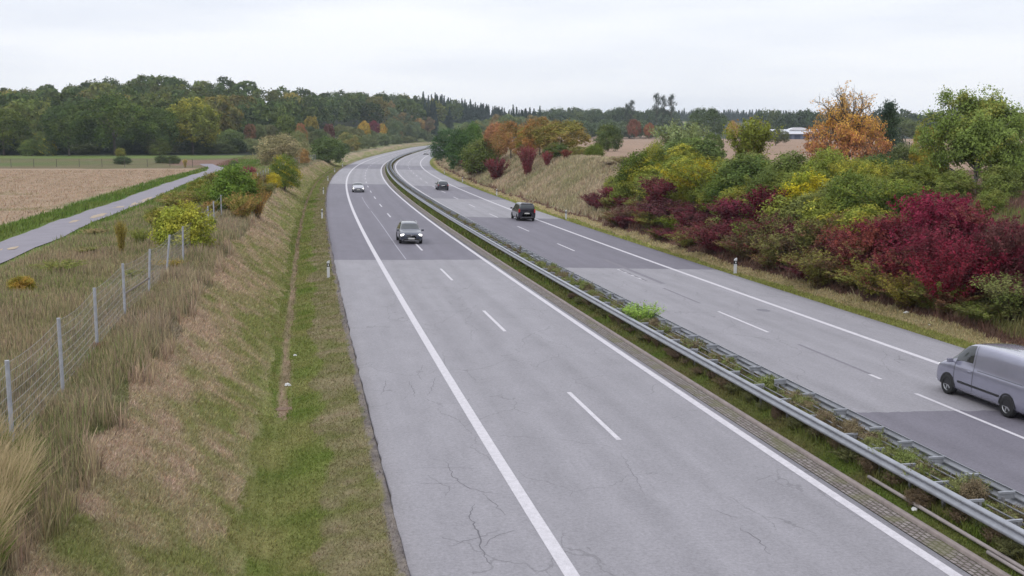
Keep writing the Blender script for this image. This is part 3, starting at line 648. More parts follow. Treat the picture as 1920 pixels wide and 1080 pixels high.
# branching trees
def lobed(rg,nl=16,per_clump=26,clumps=26,zc=.56,rx=.42,rz=.4,size=.03,low=.08,lobe=.17):
    Ps=[];Os=[];Cs=[]
    k=np.arange(nl)+.5;ph=np.arccos(1-1.8*k/nl);th=np.pi*(1+5**.5)*k+rg.uniform(0,6)
    D=np.stack([np.cos(th)*np.sin(ph),np.sin(th)*np.sin(ph),np.cos(ph)],-1)
    for d in D:
        lr=lobe*rg.uniform(.75,1.3);c=np.array([0,0,zc])+d*np.array([rx-lr*.6,rx-lr*.6,rz-lr*.6])*rg.uniform(.82,1.08)
        dd=unit(rg.normal(size=(clumps,3))+d*.9+np.array([0,0,.4]));cc=c+dd*lr*rg.uniform(.8,1.05,(clumps,1));lv=rg.random()*.5
        P=np.repeat(cc,per_clump,0)+rg.normal(size=(clumps*per_clump,3))*lr*.18;Ps.append(P);Os.append(unit(P-c));Cs.append(np.repeat(lv+rg.random(clumps)*.5,per_clump))
    P=np.concatenate(Ps);O=np.concatenate(Os);C=np.concatenate(Cs);k=P[:,2]>low;return P[k],O[k],C[k]
def skeleton(rg,levels=4,trunk_h=.28,base_r=.022,up=.35,n0=7,spread=.75,crown_top=1.0,leader=True):
    segs=[];tips=[]
    def grow(p,d,Lg,r,lv):
        k=4;pts=[p.copy()];q=p.copy();dd=d.copy()
        for _ in range(k):
            dd=unit(dd+rg.normal(size=3)*.14+np.array([0,0,up*.25]));q=q+dd*Lg/k;pts.append(q.copy())
        r2=r*.55;segs.append((pts,[r+(r2-r)*j/k for j in range(k+1)]))
        if lv>=2:
            for j in range(1,k+1): tips.append((pts[j],lv))
        if lv<levels:
            for _ in range(3 if lv>1 else 4):
                t=rg.uniform(.3,1);b=pts[0]+(pts[-1]-pts[0])*t
                nd=unit(dd*.75+rg.normal(size=3)*.62+np.array([0,0,up*.3]));grow(np.array(b),nd,Lg*rg.uniform(.5,.68),r*.5,lv+1)
    tr=[np.array([0,0,0.]),np.array([.004,0,trunk_h*.5]),np.array([0,.006,trunk_h]),np.array([.01,0,.6]),np.array([0,0,.85])] if leader else [np.array([0,0,0.]),np.array([0,0,trunk_h])]
    segs.append((tr,[base_r,base_r*.85,base_r*.75,base_r*.4,base_r*.12][:len(tr)]))
    for i in range(n0*2 if leader else n0):
        a=i*2.4+rg.uniform(-.3,.3);z0=trunk_h+(.5 if leader else 0)*(i/(n0*2.0));e=spread*(1-.35*(z0-trunk_h))
        d=unit(np.array([np.cos(a)*e,np.sin(a)*e,.55+.5*z0]));grow(np.array([0,0,z0]),d,(.40-.22*(z0-trunk_h)),base_r*.5,1)
    return segs,tips
def tree_proto(key,rg,dens,size,sig,bark,levels=4,wscale=1.0,nleaf=11,**kw):
    segs,tips=skeleton(rg,levels=levels,**kw)
    T=np.array([t[0] for t in tips]);mxz=T[:,2].max();mxr=np.percentile(np.hypot(T[:,0],T[:,1]),97)
    sc_=np.array([.5/mxr,.5/mxr,1/mxz])*np.array([wscale,wscale,1])
    b=MB()
    for pts,rs in segs: b.tube([np.array(p)*sc_ for p in pts],rs,5,cap=False)
    me=bpy.data.meshes.new('trunk');me.from_pydata(b.v,[],b.f);me.materials.append(bark)
    T=T*sc_;pr=dens(T);T=T[rg.random(len(T))<pr]
    P=np.repeat(T,nleaf,0)+rg.normal(size=(len(T)*nleaf,3))*sig*np.array([1,1,.8]);cl=np.repeat(hashn(T[:,0]*1+T[:,2],T[:,1]+T[:,2]*.7,9,4)*.7+rg.random(len(T))*.3,nleaf)
    if key in('bigtree','orange'):
        P2,_,c2=lobed(rg,nl=26,per_clump=14,clumps=16,zc=.5 if key=='bigtree' else .33,rx=.47,rz=.5 if key=='bigtree' else .3,low=.06,lobe=.13)
        kk=rg.random(len(P2))<((.9-.55*P2[:,2]) if key=='bigtree' else .45);P=np.concatenate([P,P2[kk]]);cl=np.concatenate([cl,c2[kk]])
    O=unit(P-np.array([0,0,.5]));V,Fq,v,mm=finish(P,O,size,rg,cl,'c')
    mm=np.clip(P[:,2]*.85+rg.normal(size=len(P))*.12,0,1) if key=='orange' else mm
    reg(key,mk_mesh('crown',V,Fq,M_LEAF,{'v':('FACE',v),'m':('FACE',mm)}),me)
tree_proto('bigtree',np.random.default_rng(5),lambda T:np.clip(1.3-.55*T[:,2],.5,1),.0125,.03,M_BARKP,levels=4,nleaf=16,n0=12,trunk_h=.1,spread=1.1,up=.2)
tree_proto('orange',np.random.default_rng(8),lambda T:np.where(T[:,2]<.48,.35,np.where(T[:,2]<.6,.2,.06)),.0125,.026,M_BARK,levels=4,nleaf=15,n0=12,trunk_h=.1,spread=1.15,up=.16)
tree_proto('airy0',np.random.default_rng(15),lambda T:np.full(len(T),.95),.016,.026,M_BARK,levels=4,nleaf=9,n0=6,trunk_h=.12,spread=.9,leader=False)
tree_proto('airy1',np.random.default_rng(16),lambda T:np.full(len(T),.9),.016,.026,M_BARK,levels=4,nleaf=9,n0=7,trunk_h=.14,spread=.75,leader=False)
def trunk_mesh(rg,bark,h=.5,r=.022,limbs=6):
    b=MB();b.tube([(0,0,0),(.005,0,h*.5),(0,.01,h)],[r,r*.8,r*.5],6)
    for i in range(limbs):
        a=i*2.4;z0=h*rg.uniform(.45,.95);b.tube([(0,0,z0),(.14*math.cos(a),.14*math.sin(a),z0+.14),(.27*math.cos(a),.27*math.sin(a),z0+.26)],[r*.45,r*.3,r*.12],4,cap=False)
    me=bpy.data.meshes.new('trunk');me.from_pydata(b.v,[],b.f);me.materials.append(bark);return me
for i in range(4):
    rg=np.random.default_rng(300+i);P,O,c=lobed(rg,nl=[18,14,22,16][i],per_clump=24,clumps=24,size=.02,lobe=[.16,.19,.14,.17][i],low=[.1,.04,.14,.06][i])
    V,Fq,v,mm=finish(P,O,.021,rg,c,'b');reg('broad%d'%i,mk_mesh('crown',V,Fq,M_LEAF,{'v':('FACE',v),'m':('FACE',mm)}),trunk_mesh(rg,M_BARK))
for i in range(6):
    rg=np.random.default_rng(400+i);P,O,c=lobed(rg,nl=[16,20,13,18,24,15][i],per_clump=9,clumps=15,size=.03,lobe=[.17,.15,.2,.16,.13,.18][i],low=.0,zc=.54,rz=.43)
    V,Fq,v,mm=finish(P,O,.042,rg,c,'f');reg('forest%d'%i,mk_mesh('crown',V,Fq,M_LEAF,{'v':('FACE',v),'m':('FACE',mm)}),trunk_mesh(rg,M_BARK,r=.016))
for i in range(3):
    rg=np.random.default_rng(500+i);Ps=[];Os=[];Cs=[]
    for z0 in np.linspace(.1,.99,22):
        rr=(1-z0)**.85*(.5,.42,.46)[i]*rg.uniform(.85,1.1);nb=max(4,int(13*(1-z0)+4))
        for a in rg.uniform(0,6.28)+np.arange(nb)*2*np.pi/nb+rg.normal(size=nb)*.15:
            t=rg.uniform(.1,1,14);P=np.stack([np.cos(a)*rr*t,np.sin(a)*rr*t,z0-rr*.28*t+.02],-1)+rg.normal(size=(14,3))*.014;Ps.append(P);Os.append(np.tile(np.array([np.cos(a)*.5,np.sin(a)*.5,.7]),(14,1)));Cs.append(np.full(14,rg.random()))
    P=np.concatenate(Ps);O=np.concatenate(Os);C=np.concatenate(Cs);V,Fq,v,mm=finish(P,O,.03,rg,C,'k');b=MB();b.tube([(0,0,0),(0,0,.98)],[.014,.003],5);me=bpy.data.meshes.new('trunk');me.from_pydata(b.v,[],b.f);me.materials.append(M_BARK)
    reg('spruce%d'%i,mk_mesh('crown',V,Fq,M_LEAF,{'v':('FACE',v),'m':('FACE',mm)}),me)
# tall pines: bare stem, tufted plates of needles
for i in range(2):
    rg=np.random.default_rng(520+i);Ps=[];Os=[];Cs=[];b=MB();b.tube([(0,0,0),(.01,0,.5),(0,.01,.97)],[.02,.015,.004],6)
    for z0 in np.linspace((.16,.52)[i],.98,(30,11)[i]):
        for a in rg.uniform(0,6.28,(4,3)[i]):
            rr=(.5,.5)[i]*rg.uniform(.25,1.05)*min(1,(1.12-z0)*(1.25 if i==0 else 2.6));e=np.array([math.cos(a)*rr,math.sin(a)*rr,z0+rr*rg.uniform(.05,.22)]);b.tube([(0,0,z0),tuple(e*np.array([.5,.5,1])+np.array([0,0,-.02])),tuple(e)],[.008,.006,.003],3,cap=False)
            for f in(.6,1.0):
                sg2=rg.uniform(.7,1.4);c=np.array([e[0]*f,e[1]*f,e[2]-.01]);P=c+rg.normal(size=(40,3))*np.array([.07,.07,.022 if i else .03])*sg2;Ps.append(P);Os.append(np.tile([0,0,1.],(40,1)));Cs.append(np.full(40,rg.random()))
    P=np.concatenate(Ps);O=np.concatenate(Os);C=np.concatenate(Cs);V,Fq,v,mm=finish(P,O,.02,rg,C,'k');me=bpy.data.meshes.new('trunk');me.from_pydata(b.v,[],b.f);me.materials.append(M_BARK)
    reg('pine%d'%i,mk_mesh('crown',V,Fq,M_LEAF,{'v':('FACE',v),'m':('FACE',mm)}),me)

PART={'dome':'foliage','spray':'foliage'}
def plant(key,name,x,y,r,h,c1,c2,cm,label,cat,group=None,z=None,rot=None,single=False,sink=.0):
    crown,wood,wname=PROTO[key];s_,o_=so(x,y)
    if z is None: z=float(ground(np.array([float(s_)]),np.array([float(o_)]),np.array([x]),np.array([y]))[0])
    rot=(x*7.3+y*3.1)%6.28 if rot is None else rot
    if single: root=bpy.data.objects.new(name,crown);COL.objects.link(root)
    else: root=empty(name)
    root.location=(x,y,z-sink);root.rotation_euler=(0,0,rot);root.scale=(2*r,2*r,h)
    tag(root,label,cat,group)
    tg=root
    if not single:
        tg=bpy.data.objects.new(crown.name,crown);COL.objects.link(tg);tg.parent=root
        wd=bpy.data.objects.new(wname,wood);COL.objects.link(wd);wd.parent=root
    tg['c1']=[float(v) for v in c1];tg['c2']=[float(v) for v in c2];tg['cm']=float(cm)
    return root
def alb(c,k=1.35):
    c=np.array(c,float);m_=c.mean();f=.9 if c[0]>1.6*c[1] else .92 if c[0]>1.12*c[1] else 1.08
    if c[1]>c[0]: c[0]+=.3*(c[1]-c[0])
    c=m_+(c-m_)*f
    if f==.9: c=c*.92
    return A(*np.clip(c,8,250),k)
PLANTS=[
('bigtree','ash_tree',33.14,78.19,3.51,7.48,(110,132,72),(140,140,74),.25,'tall loose green ash tree on the right bank above the crimson shrubs','tree',''),
('orange','maple_tree',29.84,98.42,3.55,8.83,(196,152,70),(172,116,80),.4,'orange and gold maple with a thin bare top against the sky','tree',''),
('pine0','pine_tree',38.49,112.57,1.86,7.16,(58,78,66),(66,86,62),.3,'dark blue green pine just right of the orange maple','tree',''),
('broad1','broadleaf_tree',37.94,100.45,1.47,4.65,(150,132,52),(104,124,58),.5,'small yellowing tree between the dark pine and the tall ash','tree',''),
('broad0','broadleaf_tree',41.57,88.32,2.67,5.90,(92,112,60),(150,132,60),.25,'green tree with yellowing top cut by the right edge of the picture','tree',''),
('dome2','willow_shrub',38.33,82.25,1.77,3.38,(96,112,64),(116,120,70),.5,'soft green bush behind the tall ash at the right edge','shrub',''),
('spray2','hornbeam_tree',22.65,104.47,2.80,6.22,(112,122,54),(138,108,56),.25,'fan shaped yellow green young tree rising behind the shrubs left of the orange maple','tree',''),
('spray0','willow_shrub',19.80,128.74,3.03,5.97,(112,128,88),(122,134,92),.5,'pale grey green willow bush standing highest left of the fan shaped tree','shrub',''),
('dome1','willow_shrub',19.41,118.63,3.28,3.82,(84,106,62),(96,116,64),.4,'broad mid green willow spreading right of the pale willow','shrub',''),
('dome0','hornbeam_shrub',13.74,116.28,2.45,4.52,(80,100,42),(132,128,46),.3,'dark green rounded bush at the left end of the shrub belt','shrub',''),
('dome1','hazel_shrub',15.48,118.47,1.36,4.49,(136,136,62),(112,122,60),.5,'yellowish bush behind the dark rounded bush at the left end of the belt','shrub',''),
('spray1','hazel_shrub',16.80,97.57,2.83,5.03,(118,126,52),(150,138,42),.45,'yellow green spreading bush right of the first dark red shrub','shrub',''),
('dome3','hazel_shrub',19.73,92.15,2.47,4.01,(96,114,60),(82,106,58),.5,'dense green bush below the fan shaped tree','shrub',''),
('dome0','hazel_shrub',18.01,92.02,1.85,3.03,(88,108,50),(70,96,48),.4,'low green bush tucked between the yellow green bush and the red shrubs','shrub',''),
('dome2','hazel_shrub',22.23,87.20,2.00,3.37,(88,104,56),(98,112,62),.5,'mid green bush under the orange maple on its left side','shrub',''),
('dome1','field_maple_shrub',21.50,78.97,1.89,3.43,(168,156,44),(122,132,48),.42,'bright yellow bush in the middle of the shrub belt','shrub',''),
('dome3','hazel_shrub',29.46,88.30,1.60,2.74,(72,98,58),(84,106,60),.5,'dark green bush below the pine, behind the front green bushes','shrub',''),
('dome0','hazel_shrub',22.51,72.90,1.61,3.57,(86,108,52),(100,116,54),.4,'round green bush directly right of the bright yellow bush','shrub',''),
('spray3','hazel_shrub',24.05,69.93,2.19,3.27,(84,104,46),(110,118,50),.45,'wide green bush overlapping the upper left of the big crimson shrub','shrub',''),
('dome2','hazel_shrub',30.62,80.21,1.61,2.33,(104,116,54),(138,132,52),.3,'olive green bush at the foot of the tall ash, on its left','shrub',''),
('dome1','hazel_shrub',28.13,64.01,0.86,1.49,(96,112,56),(110,116,60),.4,'small green bush poking up behind the crimson shrubs at the right','shrub',''),
('dome3','hazel_shrub',24.66,68.95,1.19,2.26,(78,98,46),(92,108,50),.4,'low green bush filling the gap behind the crimson shrub top','shrub',''),
('dome0','hazel_shrub',19.74,83.96,1.69,3.69,(84,102,54),(102,112,56),.4,'green bush behind the tallest dark red shrub','shrub',''),
('spray0','dogwood_shrub',14.28,101.99,2.64,4.09,(112,48,56),(96,70,56),.2,'dark red dogwood shrub between the dark rounded bush and the yellow green bush','shrub','dogwood shrubs'),
('spray1','dogwood_shrub',14.34,96.87,2.82,2.61,(98,50,58),(108,92,60),.3,'low dull red dogwood in front of the yellow green bush','shrub','dogwood shrubs'),
('spray2','dogwood_shrub',12.76,99.33,1.93,1.91,(110,104,56),(116,62,60),.3,'low green and reddish dogwood at the left foot of the belt','shrub','dogwood shrubs'),
('spray3','dogwood_shrub',14.11,94.30,1.83,1.75,(104,122,48),(112,84,58),.3,'bright green low shrub at the roadside foot of the belt','shrub',''),
('spray1','dogwood_shrub',11.52,105.37,1.82,2.14,(114,70,66),(120,100,72),.4,'faded reddish low shrub at the far left tip of the belt','shrub','dogwood shrubs'),
('spray2','dogwood_shrub',18.80,79.80,2.33,3.88,(112,34,52),(100,30,44),.5,'tall wine red dogwood left of the bright yellow bush','shrub','dogwood shrubs'),
('spray0','dogwood_shrub',17.60,83.80,2.71,3.25,(114,38,58),(98,46,52),.4,'wine red dogwood spreading below the low green bush','shrub','dogwood shrubs'),
('spray1','dogwood_shrub',15.25,81.61,2.21,2.82,(108,46,54),(112,78,60),.3,'dull red dogwood at the roadside foot near the dark asphalt corner','shrub','dogwood shrubs'),
('spray3','dogwood_shrub',16.55,76.08,1.89,2.26,(96,84,54),(118,52,56),.4,'mixed olive and red low shrub at the foot of the wine red dogwoods','shrub',''),
('spray1','dogwood_shrub',18.36,74.65,2.02,3.05,(104,50,56),(100,98,58),.4,'red and olive dogwood beneath the bright yellow bush','shrub','dogwood shrubs'),
('spray0','dogwood_shrub',17.73,70.53,1.99,2.66,(104,102,60),(96,76,56),.4,'olive green shrub right behind the nearest right delineator post','shrub',''),
('spray2','dogwood_shrub',18.97,67.55,2.12,3.37,(104,106,60),(112,72,58),.35,'olive green shrub between the wine red and the crimson dogwoods','shrub',''),
('spray3','dogwood_shrub',18.17,63.43,1.93,2.64,(108,104,56),(104,78,56),.4,'low olive brown shrub at the foot of the belt','shrub',''),
('spray1','dogwood_shrub',20.36,63.54,1.59,3.28,(138,68,56),(124,54,56),.45,'orange red dogwood at the left end of the big crimson mass','shrub','dogwood shrubs'),
('spray2','dogwood_shrub',21.93,63.64,1.86,2.92,(128,44,54),(116,38,54),.5,'bright crimson dogwood in the left half of the crimson mass','shrub','dogwood shrubs'),
('spray0','dogwood_shrub',23.65,60.69,2.04,4.02,(136,34,62),(122,32,56),.4,'brightest crimson dogwood reaching highest below the tall ash','shrub','dogwood shrubs'),
('spray1','dogwood_shrub',21.90,56.48,1.90,3.84,(128,34,58),(120,46,58),.5,'deep crimson dogwood in the centre of the crimson mass','shrub','dogwood shrubs'),
('spray2','dogwood_shrub',24.19,57.66,1.69,3.45,(124,36,58),(126,64,60),.5,'crimson dogwood below the small green bush at the right','shrub','dogwood shrubs'),
('spray3','dogwood_shrub',22.62,52.45,1.77,3.46,(124,28,50),(114,34,50),.4,'dark crimson dogwood at the lower right of the crimson mass','shrub','dogwood shrubs'),
('spray0','dogwood_shrub',23.88,51.50,1.51,3.99,(118,42,58),(104,62,60),.5,'purplish red dogwood touching the right edge of the picture','shrub','dogwood shrubs'),
('spray1','dogwood_shrub',21.14,52.37,1.66,3.32,(126,30,48),(112,40,50),.4,'crimson dogwood hanging lowest towards the road','shrub','dogwood shrubs'),
('spray2','dogwood_shrub',20.37,56.40,1.72,3.06,(124,48,54),(108,78,54),.4,'red dogwood with olive base above the roadside litter','shrub','dogwood shrubs'),
('spray3','dogwood_shrub',19.64,58.39,1.59,2.55,(112,108,54),(122,58,54),.35,'olive shrub with red tips left of the roadside litter','shrub',''),
('spray1','dogwood_shrub',20.10,54.86,1.37,2.12,(120,112,52),(108,84,52),.45,'low olive golden shrub just above the white litter','shrub',''),
('spray0','dogwood_shrub',20.88,52.36,1.14,1.88,(100,112,54),(114,70,56),.3,'low green shrub right of the white litter','shrub',''),
('spray2','dogwood_shrub',19.58,62.48,1.49,2.72,(124,60,56),(112,96,58),.45,'dull orange red low dogwood in front of the crimson mass','shrub','dogwood shrubs'),
('spray3','weed_clump',22.55,48.36,1.58,2.33,(98,112,62),(110,112,70),.5,'grey green weed clump on the grassy slope at the right edge','weeds',''),
('spray1','weed_clump',21.66,49.34,1.18,1.01,(96,110,56),(110,108,66),.5,'low green weed clump at the bottom of the right slope','weeds',''),
('spray3','weed_clump',13.30,143.89,2.00,0.53,(124,108,88),(118,104,76),.5,'small brown weedy bush on the crest left of the shrub belt','shrub',''),
('spray1','weed_clump',14.42,137.82,1.77,1.51,(128,126,78),(116,96,80),.5,'yellowish weedy bush on the crest beside the dark rounded bush','shrub',''),
('dome0','hawthorn_tree',20.27,231.79,2.98,5.56,(74,92,54),(92,104,58),.4,'small dark round tree alone in front of the tan field','tree',''),
('broad1','rowan_tree',8.38,187.34,4.92,6.02,(140,122,66),(120,116,60),.4,'wide orange and olive tree on the crest of the dry slope','tree',''),
('broad3','rowan_tree',4.89,193.36,3.38,6.72,(156,112,60),(130,116,62),.4,'orange topped tree left of the wide olive tree on the crest','tree',''),
('broad1','maple_tree',-0.21,216.45,3.16,7.41,(156,116,70),(142,122,66),.4,'bright orange tree at the far end of the crest row','tree',''),
('broad0','maple_tree',-3.26,223.34,2.83,8.60,(156,110,76),(164,130,76),.4,'salmon orange tree next to the bright green bush','tree',''),
('broad2','maple_tree',2.81,206.46,2.61,5.31,(124,120,58),(152,116,58),.4,'olive and orange tree between the orange trees of the crest row','tree',''),
('dome2','elder_shrub',-9.23,263.65,2.51,9.45,(70,104,54),(78,110,56),.4,'bright green bush left of the salmon orange tree','shrub',''),
('dome0','elder_shrub',-20.13,350.79,5.68,9.80,(48,82,48),(58,90,50),.4,'large dark green bush leaning over the far right carriageway','shrub',''),
('dome3','elder_shrub',-11.80,263.45,3.77,9.64,(52,84,46),(60,92,48),.4,'dark green bush behind the large one at the bend','shrub',''),
('dome1','elder_shrub',-31.33,658.37,4.39,4.79,(134,132,56),(104,118,52),.4,'small yellowish bush between the dark green bush and the olive bush','shrub',''),
('dome1','hazel_shrub',-6.09,223.10,3.83,7.35,(88,104,52),(98,108,60),.4,'olive green bush above the small red shrubs at the bend','shrub',''),
('dome3','hazel_shrub',13.05,173.19,1.49,2.37,(90,108,48),(98,112,50),.4,'little round green bush on the crest near the tan field','shrub',''),
('dome0','hazel_shrub',10.86,177.24,1.86,1.78,(124,118,66),(112,116,62),.4,'small tan green bush under the wide olive tree','shrub',''),
('dome2','hazel_shrub',7.32,179.24,2.22,2.44,(76,96,50),(100,96,54),.4,'dark green bush under the wide olive tree','shrub',''),
('spray0','spindle_shrub',2.53,178.85,1.44,5.43,(140,62,68),(128,66,64),.4,'bright pinkish red shrub on the crest of the dry slope','shrub','red shrubs on the crest'),
('spray1','spindle_shrub',5.62,175.03,0.84,2.89,(138,60,64),(128,66,60),.4,'narrow red shrub right of the pinkish red one','shrub','red shrubs on the crest'),
('spray2','spindle_shrub',8.59,173.18,1.11,1.63,(148,70,56),(132,80,56),.4,'rusty red shrub farthest right on the dry slope crest','shrub','red shrubs on the crest'),
('spray3','dogwood_shrub',-12.29,274.62,3.23,2.63,(122,72,70),(110,76,66),.4,'dull red low shrub at the foot of the large dark green bush','shrub','low red shrubs at the bend'),
('spray1','dogwood_shrub',-6.62,226.63,3.16,3.70,(124,52,60),(112,62,60),.4,'dark red low shrub on the slope at the bend','shrub','low red shrubs at the bend'),
('spray0','dogwood_shrub',-2.88,196.80,2.11,4.68,(122,54,60),(108,62,58),.4,'dark red low shrub under the salmon orange tree','shrub','low red shrubs at the bend'),
('spray2','dogwood_shrub',-8.44,231.09,2.23,2.87,(112,68,66),(104,74,62),.4,'faded red low shrub nearest the road at the bend','shrub','low red shrubs at the bend'),
('dome1','willow_shrub',-52.61,247.96,4.73,7.53,(148,138,106),(138,132,98),.5,'pale tan willow bush above the left bank','shrub',''),
('dome0','hazel_shrub',-30.34,145.92,2.09,4.61,(92,112,50),(160,150,50),.35,'green bush with yellow patches on the left slope','shrub',''),
('dome1','hazel_shrub',-30.70,140.46,0.94,2.00,(176,160,52),(150,142,52),.5,'small bright yellow bush at the left of the green slope bush','shrub',''),
('dome3','hazel_shrub',-50.50,264.12,1.76,3.82,(166,130,76),(150,120,70),.5,'small orange bush right of the pale tan willow','shrub',''),
('dome2','hazel_shrub',-53.88,322.02,5.22,7.44,(76,98,54),(84,104,58),.4,'dark green bush above the left verge where the road starts to bend','shrub',''),
('dome0','hazel_shrub',-65.64,426.17,2.84,4.09,(78,98,60),(86,104,60),.4,'small dark green bush behind the one above the left verge','shrub',''),
('dome2','hazel_shrub',-22.91,90.00,1.81,3.92,(84,114,50),(96,122,52),.4,'bright green bush overgrowing the wire fence','shrub',''),
('spray1','hazel_shrub',-25.08,92.00,1.29,3.00,(92,118,52),(110,122,56),.4,'green bush on the field side of the fence beside the overgrowing one','shrub',''),
('spray3','hazel_shrub',-21.53,91.95,1.09,2.98,(176,132,66),(140,120,66),.5,'orange tinted weedy bush right of the bush overgrowing the fence','shrub',''),
('dome1','hazel_shrub',-18.06,59.71,1.55,2.94,(128,138,58),(148,146,62),.45,'bright yellow green bush standing at the wire fence','shrub',''),
('spray2','sapling',-21.32,59.20,0.38,2.11,(146,130,64),(132,122,62),.5,'slender brownish yellow sapling in the rough grass near the farm track','sapling',''),
('spray1','sapling',-22.21,64.74,0.49,1.31,(112,122,62),(122,126,66),.5,'thin green sapling between the brownish sapling and the yellow green bush','sapling',''),
('dome3','weed_clump',-20.45,45.06,0.52,0.77,(132,124,52),(168,134,56),.4,'orange and green weed clump near the left edge of the picture','weeds',''),
('spray3','weed_clump',-16.34,51.63,0.62,0.75,(164,134,62),(140,128,64),.5,'orange yellow weeds at the leaning fence post','weeds',''),
('spray1','weed_clump',-12.19,31.46,0.16,0.40,(150,92,72),(140,96,76),.5,'small rusty red weed at the foot of the third fence post','weeds',''),
('spray1','weed_clump',-26.49,81.91,0.79,1.05,(150,126,94),(120,96,82),.5,'dry brown weeds behind the yellow green bush','weeds',''),
('spray0','weed_clump',-30.04,104.12,1.23,1.60,(144,132,80),(132,124,70),.5,'olive brown weeds beside the farm track','weeds',''),
('spray2','weed_clump',-24.34,87.97,0.85,1.56,(136,132,66),(150,118,70),.5,'yellow brown weeds at the fence beside the green bush','weeds',''),
('spray0','dogwood_shrub',-36.13,150.55,0.97,2.87,(150,56,76),(132,60,72),.4,'small magenta red shrub at the far fence','shrub',''),
('spray3','weed_clump',-32.21,140.47,1.21,2.19,(122,108,82),(112,104,70),.5,'brown bush at the far fence beside the magenta shrub','weeds',''),
('spray2','weed_clump',-23.50,59.70,0.84,0.52,(122,128,70),(132,124,84),.5,'low green and straw weeds next to the farm track','weeds',''),
('spray0','weed_clump',-27.49,71.80,0.93,0.64,(150,134,98),(134,122,84),.5,'straw coloured dry weeds left of the brownish sapling','weeds',''),
('dome1','hazel_shrub',-96.66,272.17,2.08,2.10,(66,86,56),(74,92,58),.4,'dark low bush on the far edge of the stubble field','shrub',''),
('dome3','hazel_shrub',-88.97,279.25,1.86,2.13,(70,88,56),(80,94,58),.4,'low dark bush in the rough band beyond the stubble field','shrub',''),
('dome0','hazel_shrub',-85.79,277.73,1.72,2.10,(72,90,58),(80,94,58),.4,'second low dark bush of the pair beyond the stubble field','shrub',''),
('spray2','hazel_shrub',-75.32,252.45,0.68,2.16,(170,152,96),(150,140,88),.5,'thin straw yellow plant at the corner of the stubble field','shrub',''),
('broad3','oak_tree',-160.77,347.51,8.78,14.30,(90,102,48),(76,94,44),.5,'olive green oak at the left edge in front of the forest','tree',''),
('broad2','oak_tree',-151.62,352.56,4.45,7.29,(96,112,62),(152,144,58),.3,'small yellow patched tree between the edge oak and the dark oak','tree',''),
('broad0','oak_tree',-138.14,342.45,7.99,15.59,(62,84,46),(78,96,50),.4,'dark green oak second from the left edge','tree',''),
('broad1','oak_tree',-125.65,347.51,11.15,18.66,(66,90,44),(82,100,48),.4,'largest dark green oak at the forest front','tree',''),
('broad3','oak_tree',-113.76,352.56,7.54,14.42,(72,94,48),(84,102,52),.4,'rounded green oak right of the largest one','tree',''),
('broad2','oak_tree',-105.38,362.69,9.52,17.50,(142,138,62),(112,120,58),.55,'yellow green oak drooping at the forest front','tree',''),
('dome1','elder_shrub',-113.14,376.91,2.51,5.41,(124,128,88),(130,130,92),.5,'pale round bush in front of the yellow green oak','shrub',''),
('dome0','elder_shrub',-107.58,372.83,1.77,3.93,(82,100,56),(96,108,56),.4,'small green bush right of the pale round bush','shrub',''),
('dome2','elder_shrub',-148.91,340.43,3.57,5.00,(88,108,60),(150,144,60),.2,'bush with yellow top under the small yellow patched tree','shrub',''),
('dome3','elder_shrub',-143.94,340.44,2.59,5.62,(84,102,58),(168,158,54),.3,'bush with a bright yellow crown left of the dark oak','shrub',''),
('dome1','elder_shrub',-116.23,325.80,1.40,2.81,(128,124,60),(100,108,56),.5,'tiny yellowish bush at the foot of the largest oak','shrub',''),
('dome0','elder_shrub',-111.46,347.50,3.31,4.63,(92,104,56),(76,92,52),.4,'low green bush under the rounded oak','shrub',''),
('broad0','willow_tree',-98.21,382.93,4.84,7.85,(88,108,62),(96,112,66),.4,'mid green tree beside the meadow left of the tan willow','tree',''),
('dome3','elder_shrub',-100.70,372.81,3.55,4.39,(96,112,68),(108,118,72),.4,'green bush at the meadow edge','shrub',''),
('dome1','elder_shrub',-92.63,382.91,4.01,5.06,(104,118,78),(112,120,80),.4,'pale green bush at the meadow edge left of the tan willow','shrub',''),
('dome2','elder_shrub',-86.03,372.79,3.19,4.57,(98,112,76),(112,116,82),.4,'grey green bush at the meadow edge nearest the tan willow','shrub',''),
('dome0','elder_shrub',-63.88,251.45,1.08,1.68,(84,110,56),(92,112,58),.4,'little green bush in the meadow behind the track','shrub',''),
('broad1','birch_tree',-81.00,423.33,2.47,9.26,(160,104,70),(120,112,66),.5,'small reddish tree at the forest foot','tree',''),
('dome0','elder_shrub',-80.28,413.20,3.54,7.41,(112,122,78),(124,126,80),.4,'pale green bush behind the orange bush','shrub',''),
('dome2','elder_shrub',-69.35,463.54,4.85,7.79,(136,128,78),(100,112,70),.4,'yellowish low bush beyond the dark green bush','shrub',''),
('broad2','maple_tree',-81.90,609.38,3.84,11.33,(186,152,60),(172,150,62),.5,'bright yellow tree next to the red one in the middle distance','tree',''),
('broad0','maple_tree',-81.27,646.84,3.77,11.70,(128,56,66),(120,62,66),.4,'dark red tree between two yellow trees','tree',''),
('broad1','maple_tree',-80.14,677.20,3.28,9.65,(190,150,62),(150,138,64),.4,'small yellow tree right of the dark red tree','tree',''),
('broad3','willow_tree',-76.62,724.66,6.33,12.20,(92,112,80),(104,120,86),.4,'grey green willow right of the yellow and red trees','tree',''),
('broad1','poplar_tree',-75.94,817.17,5.54,6.20,(112,122,78),(122,128,80),.4,'olive poplar behind the grey green willow','tree',''),
('broad0','birch_tree',-69.16,820.22,4.77,10.33,(176,142,78),(150,128,78),.4,"yellow orange birch beside the road's vanishing bend",'tree',''),
('broad3','birch_tree',-64.27,839.17,5.69,13.21,(140,116,86),(128,120,86),.4,'brownish birch beside the yellow orange birch','tree',''),
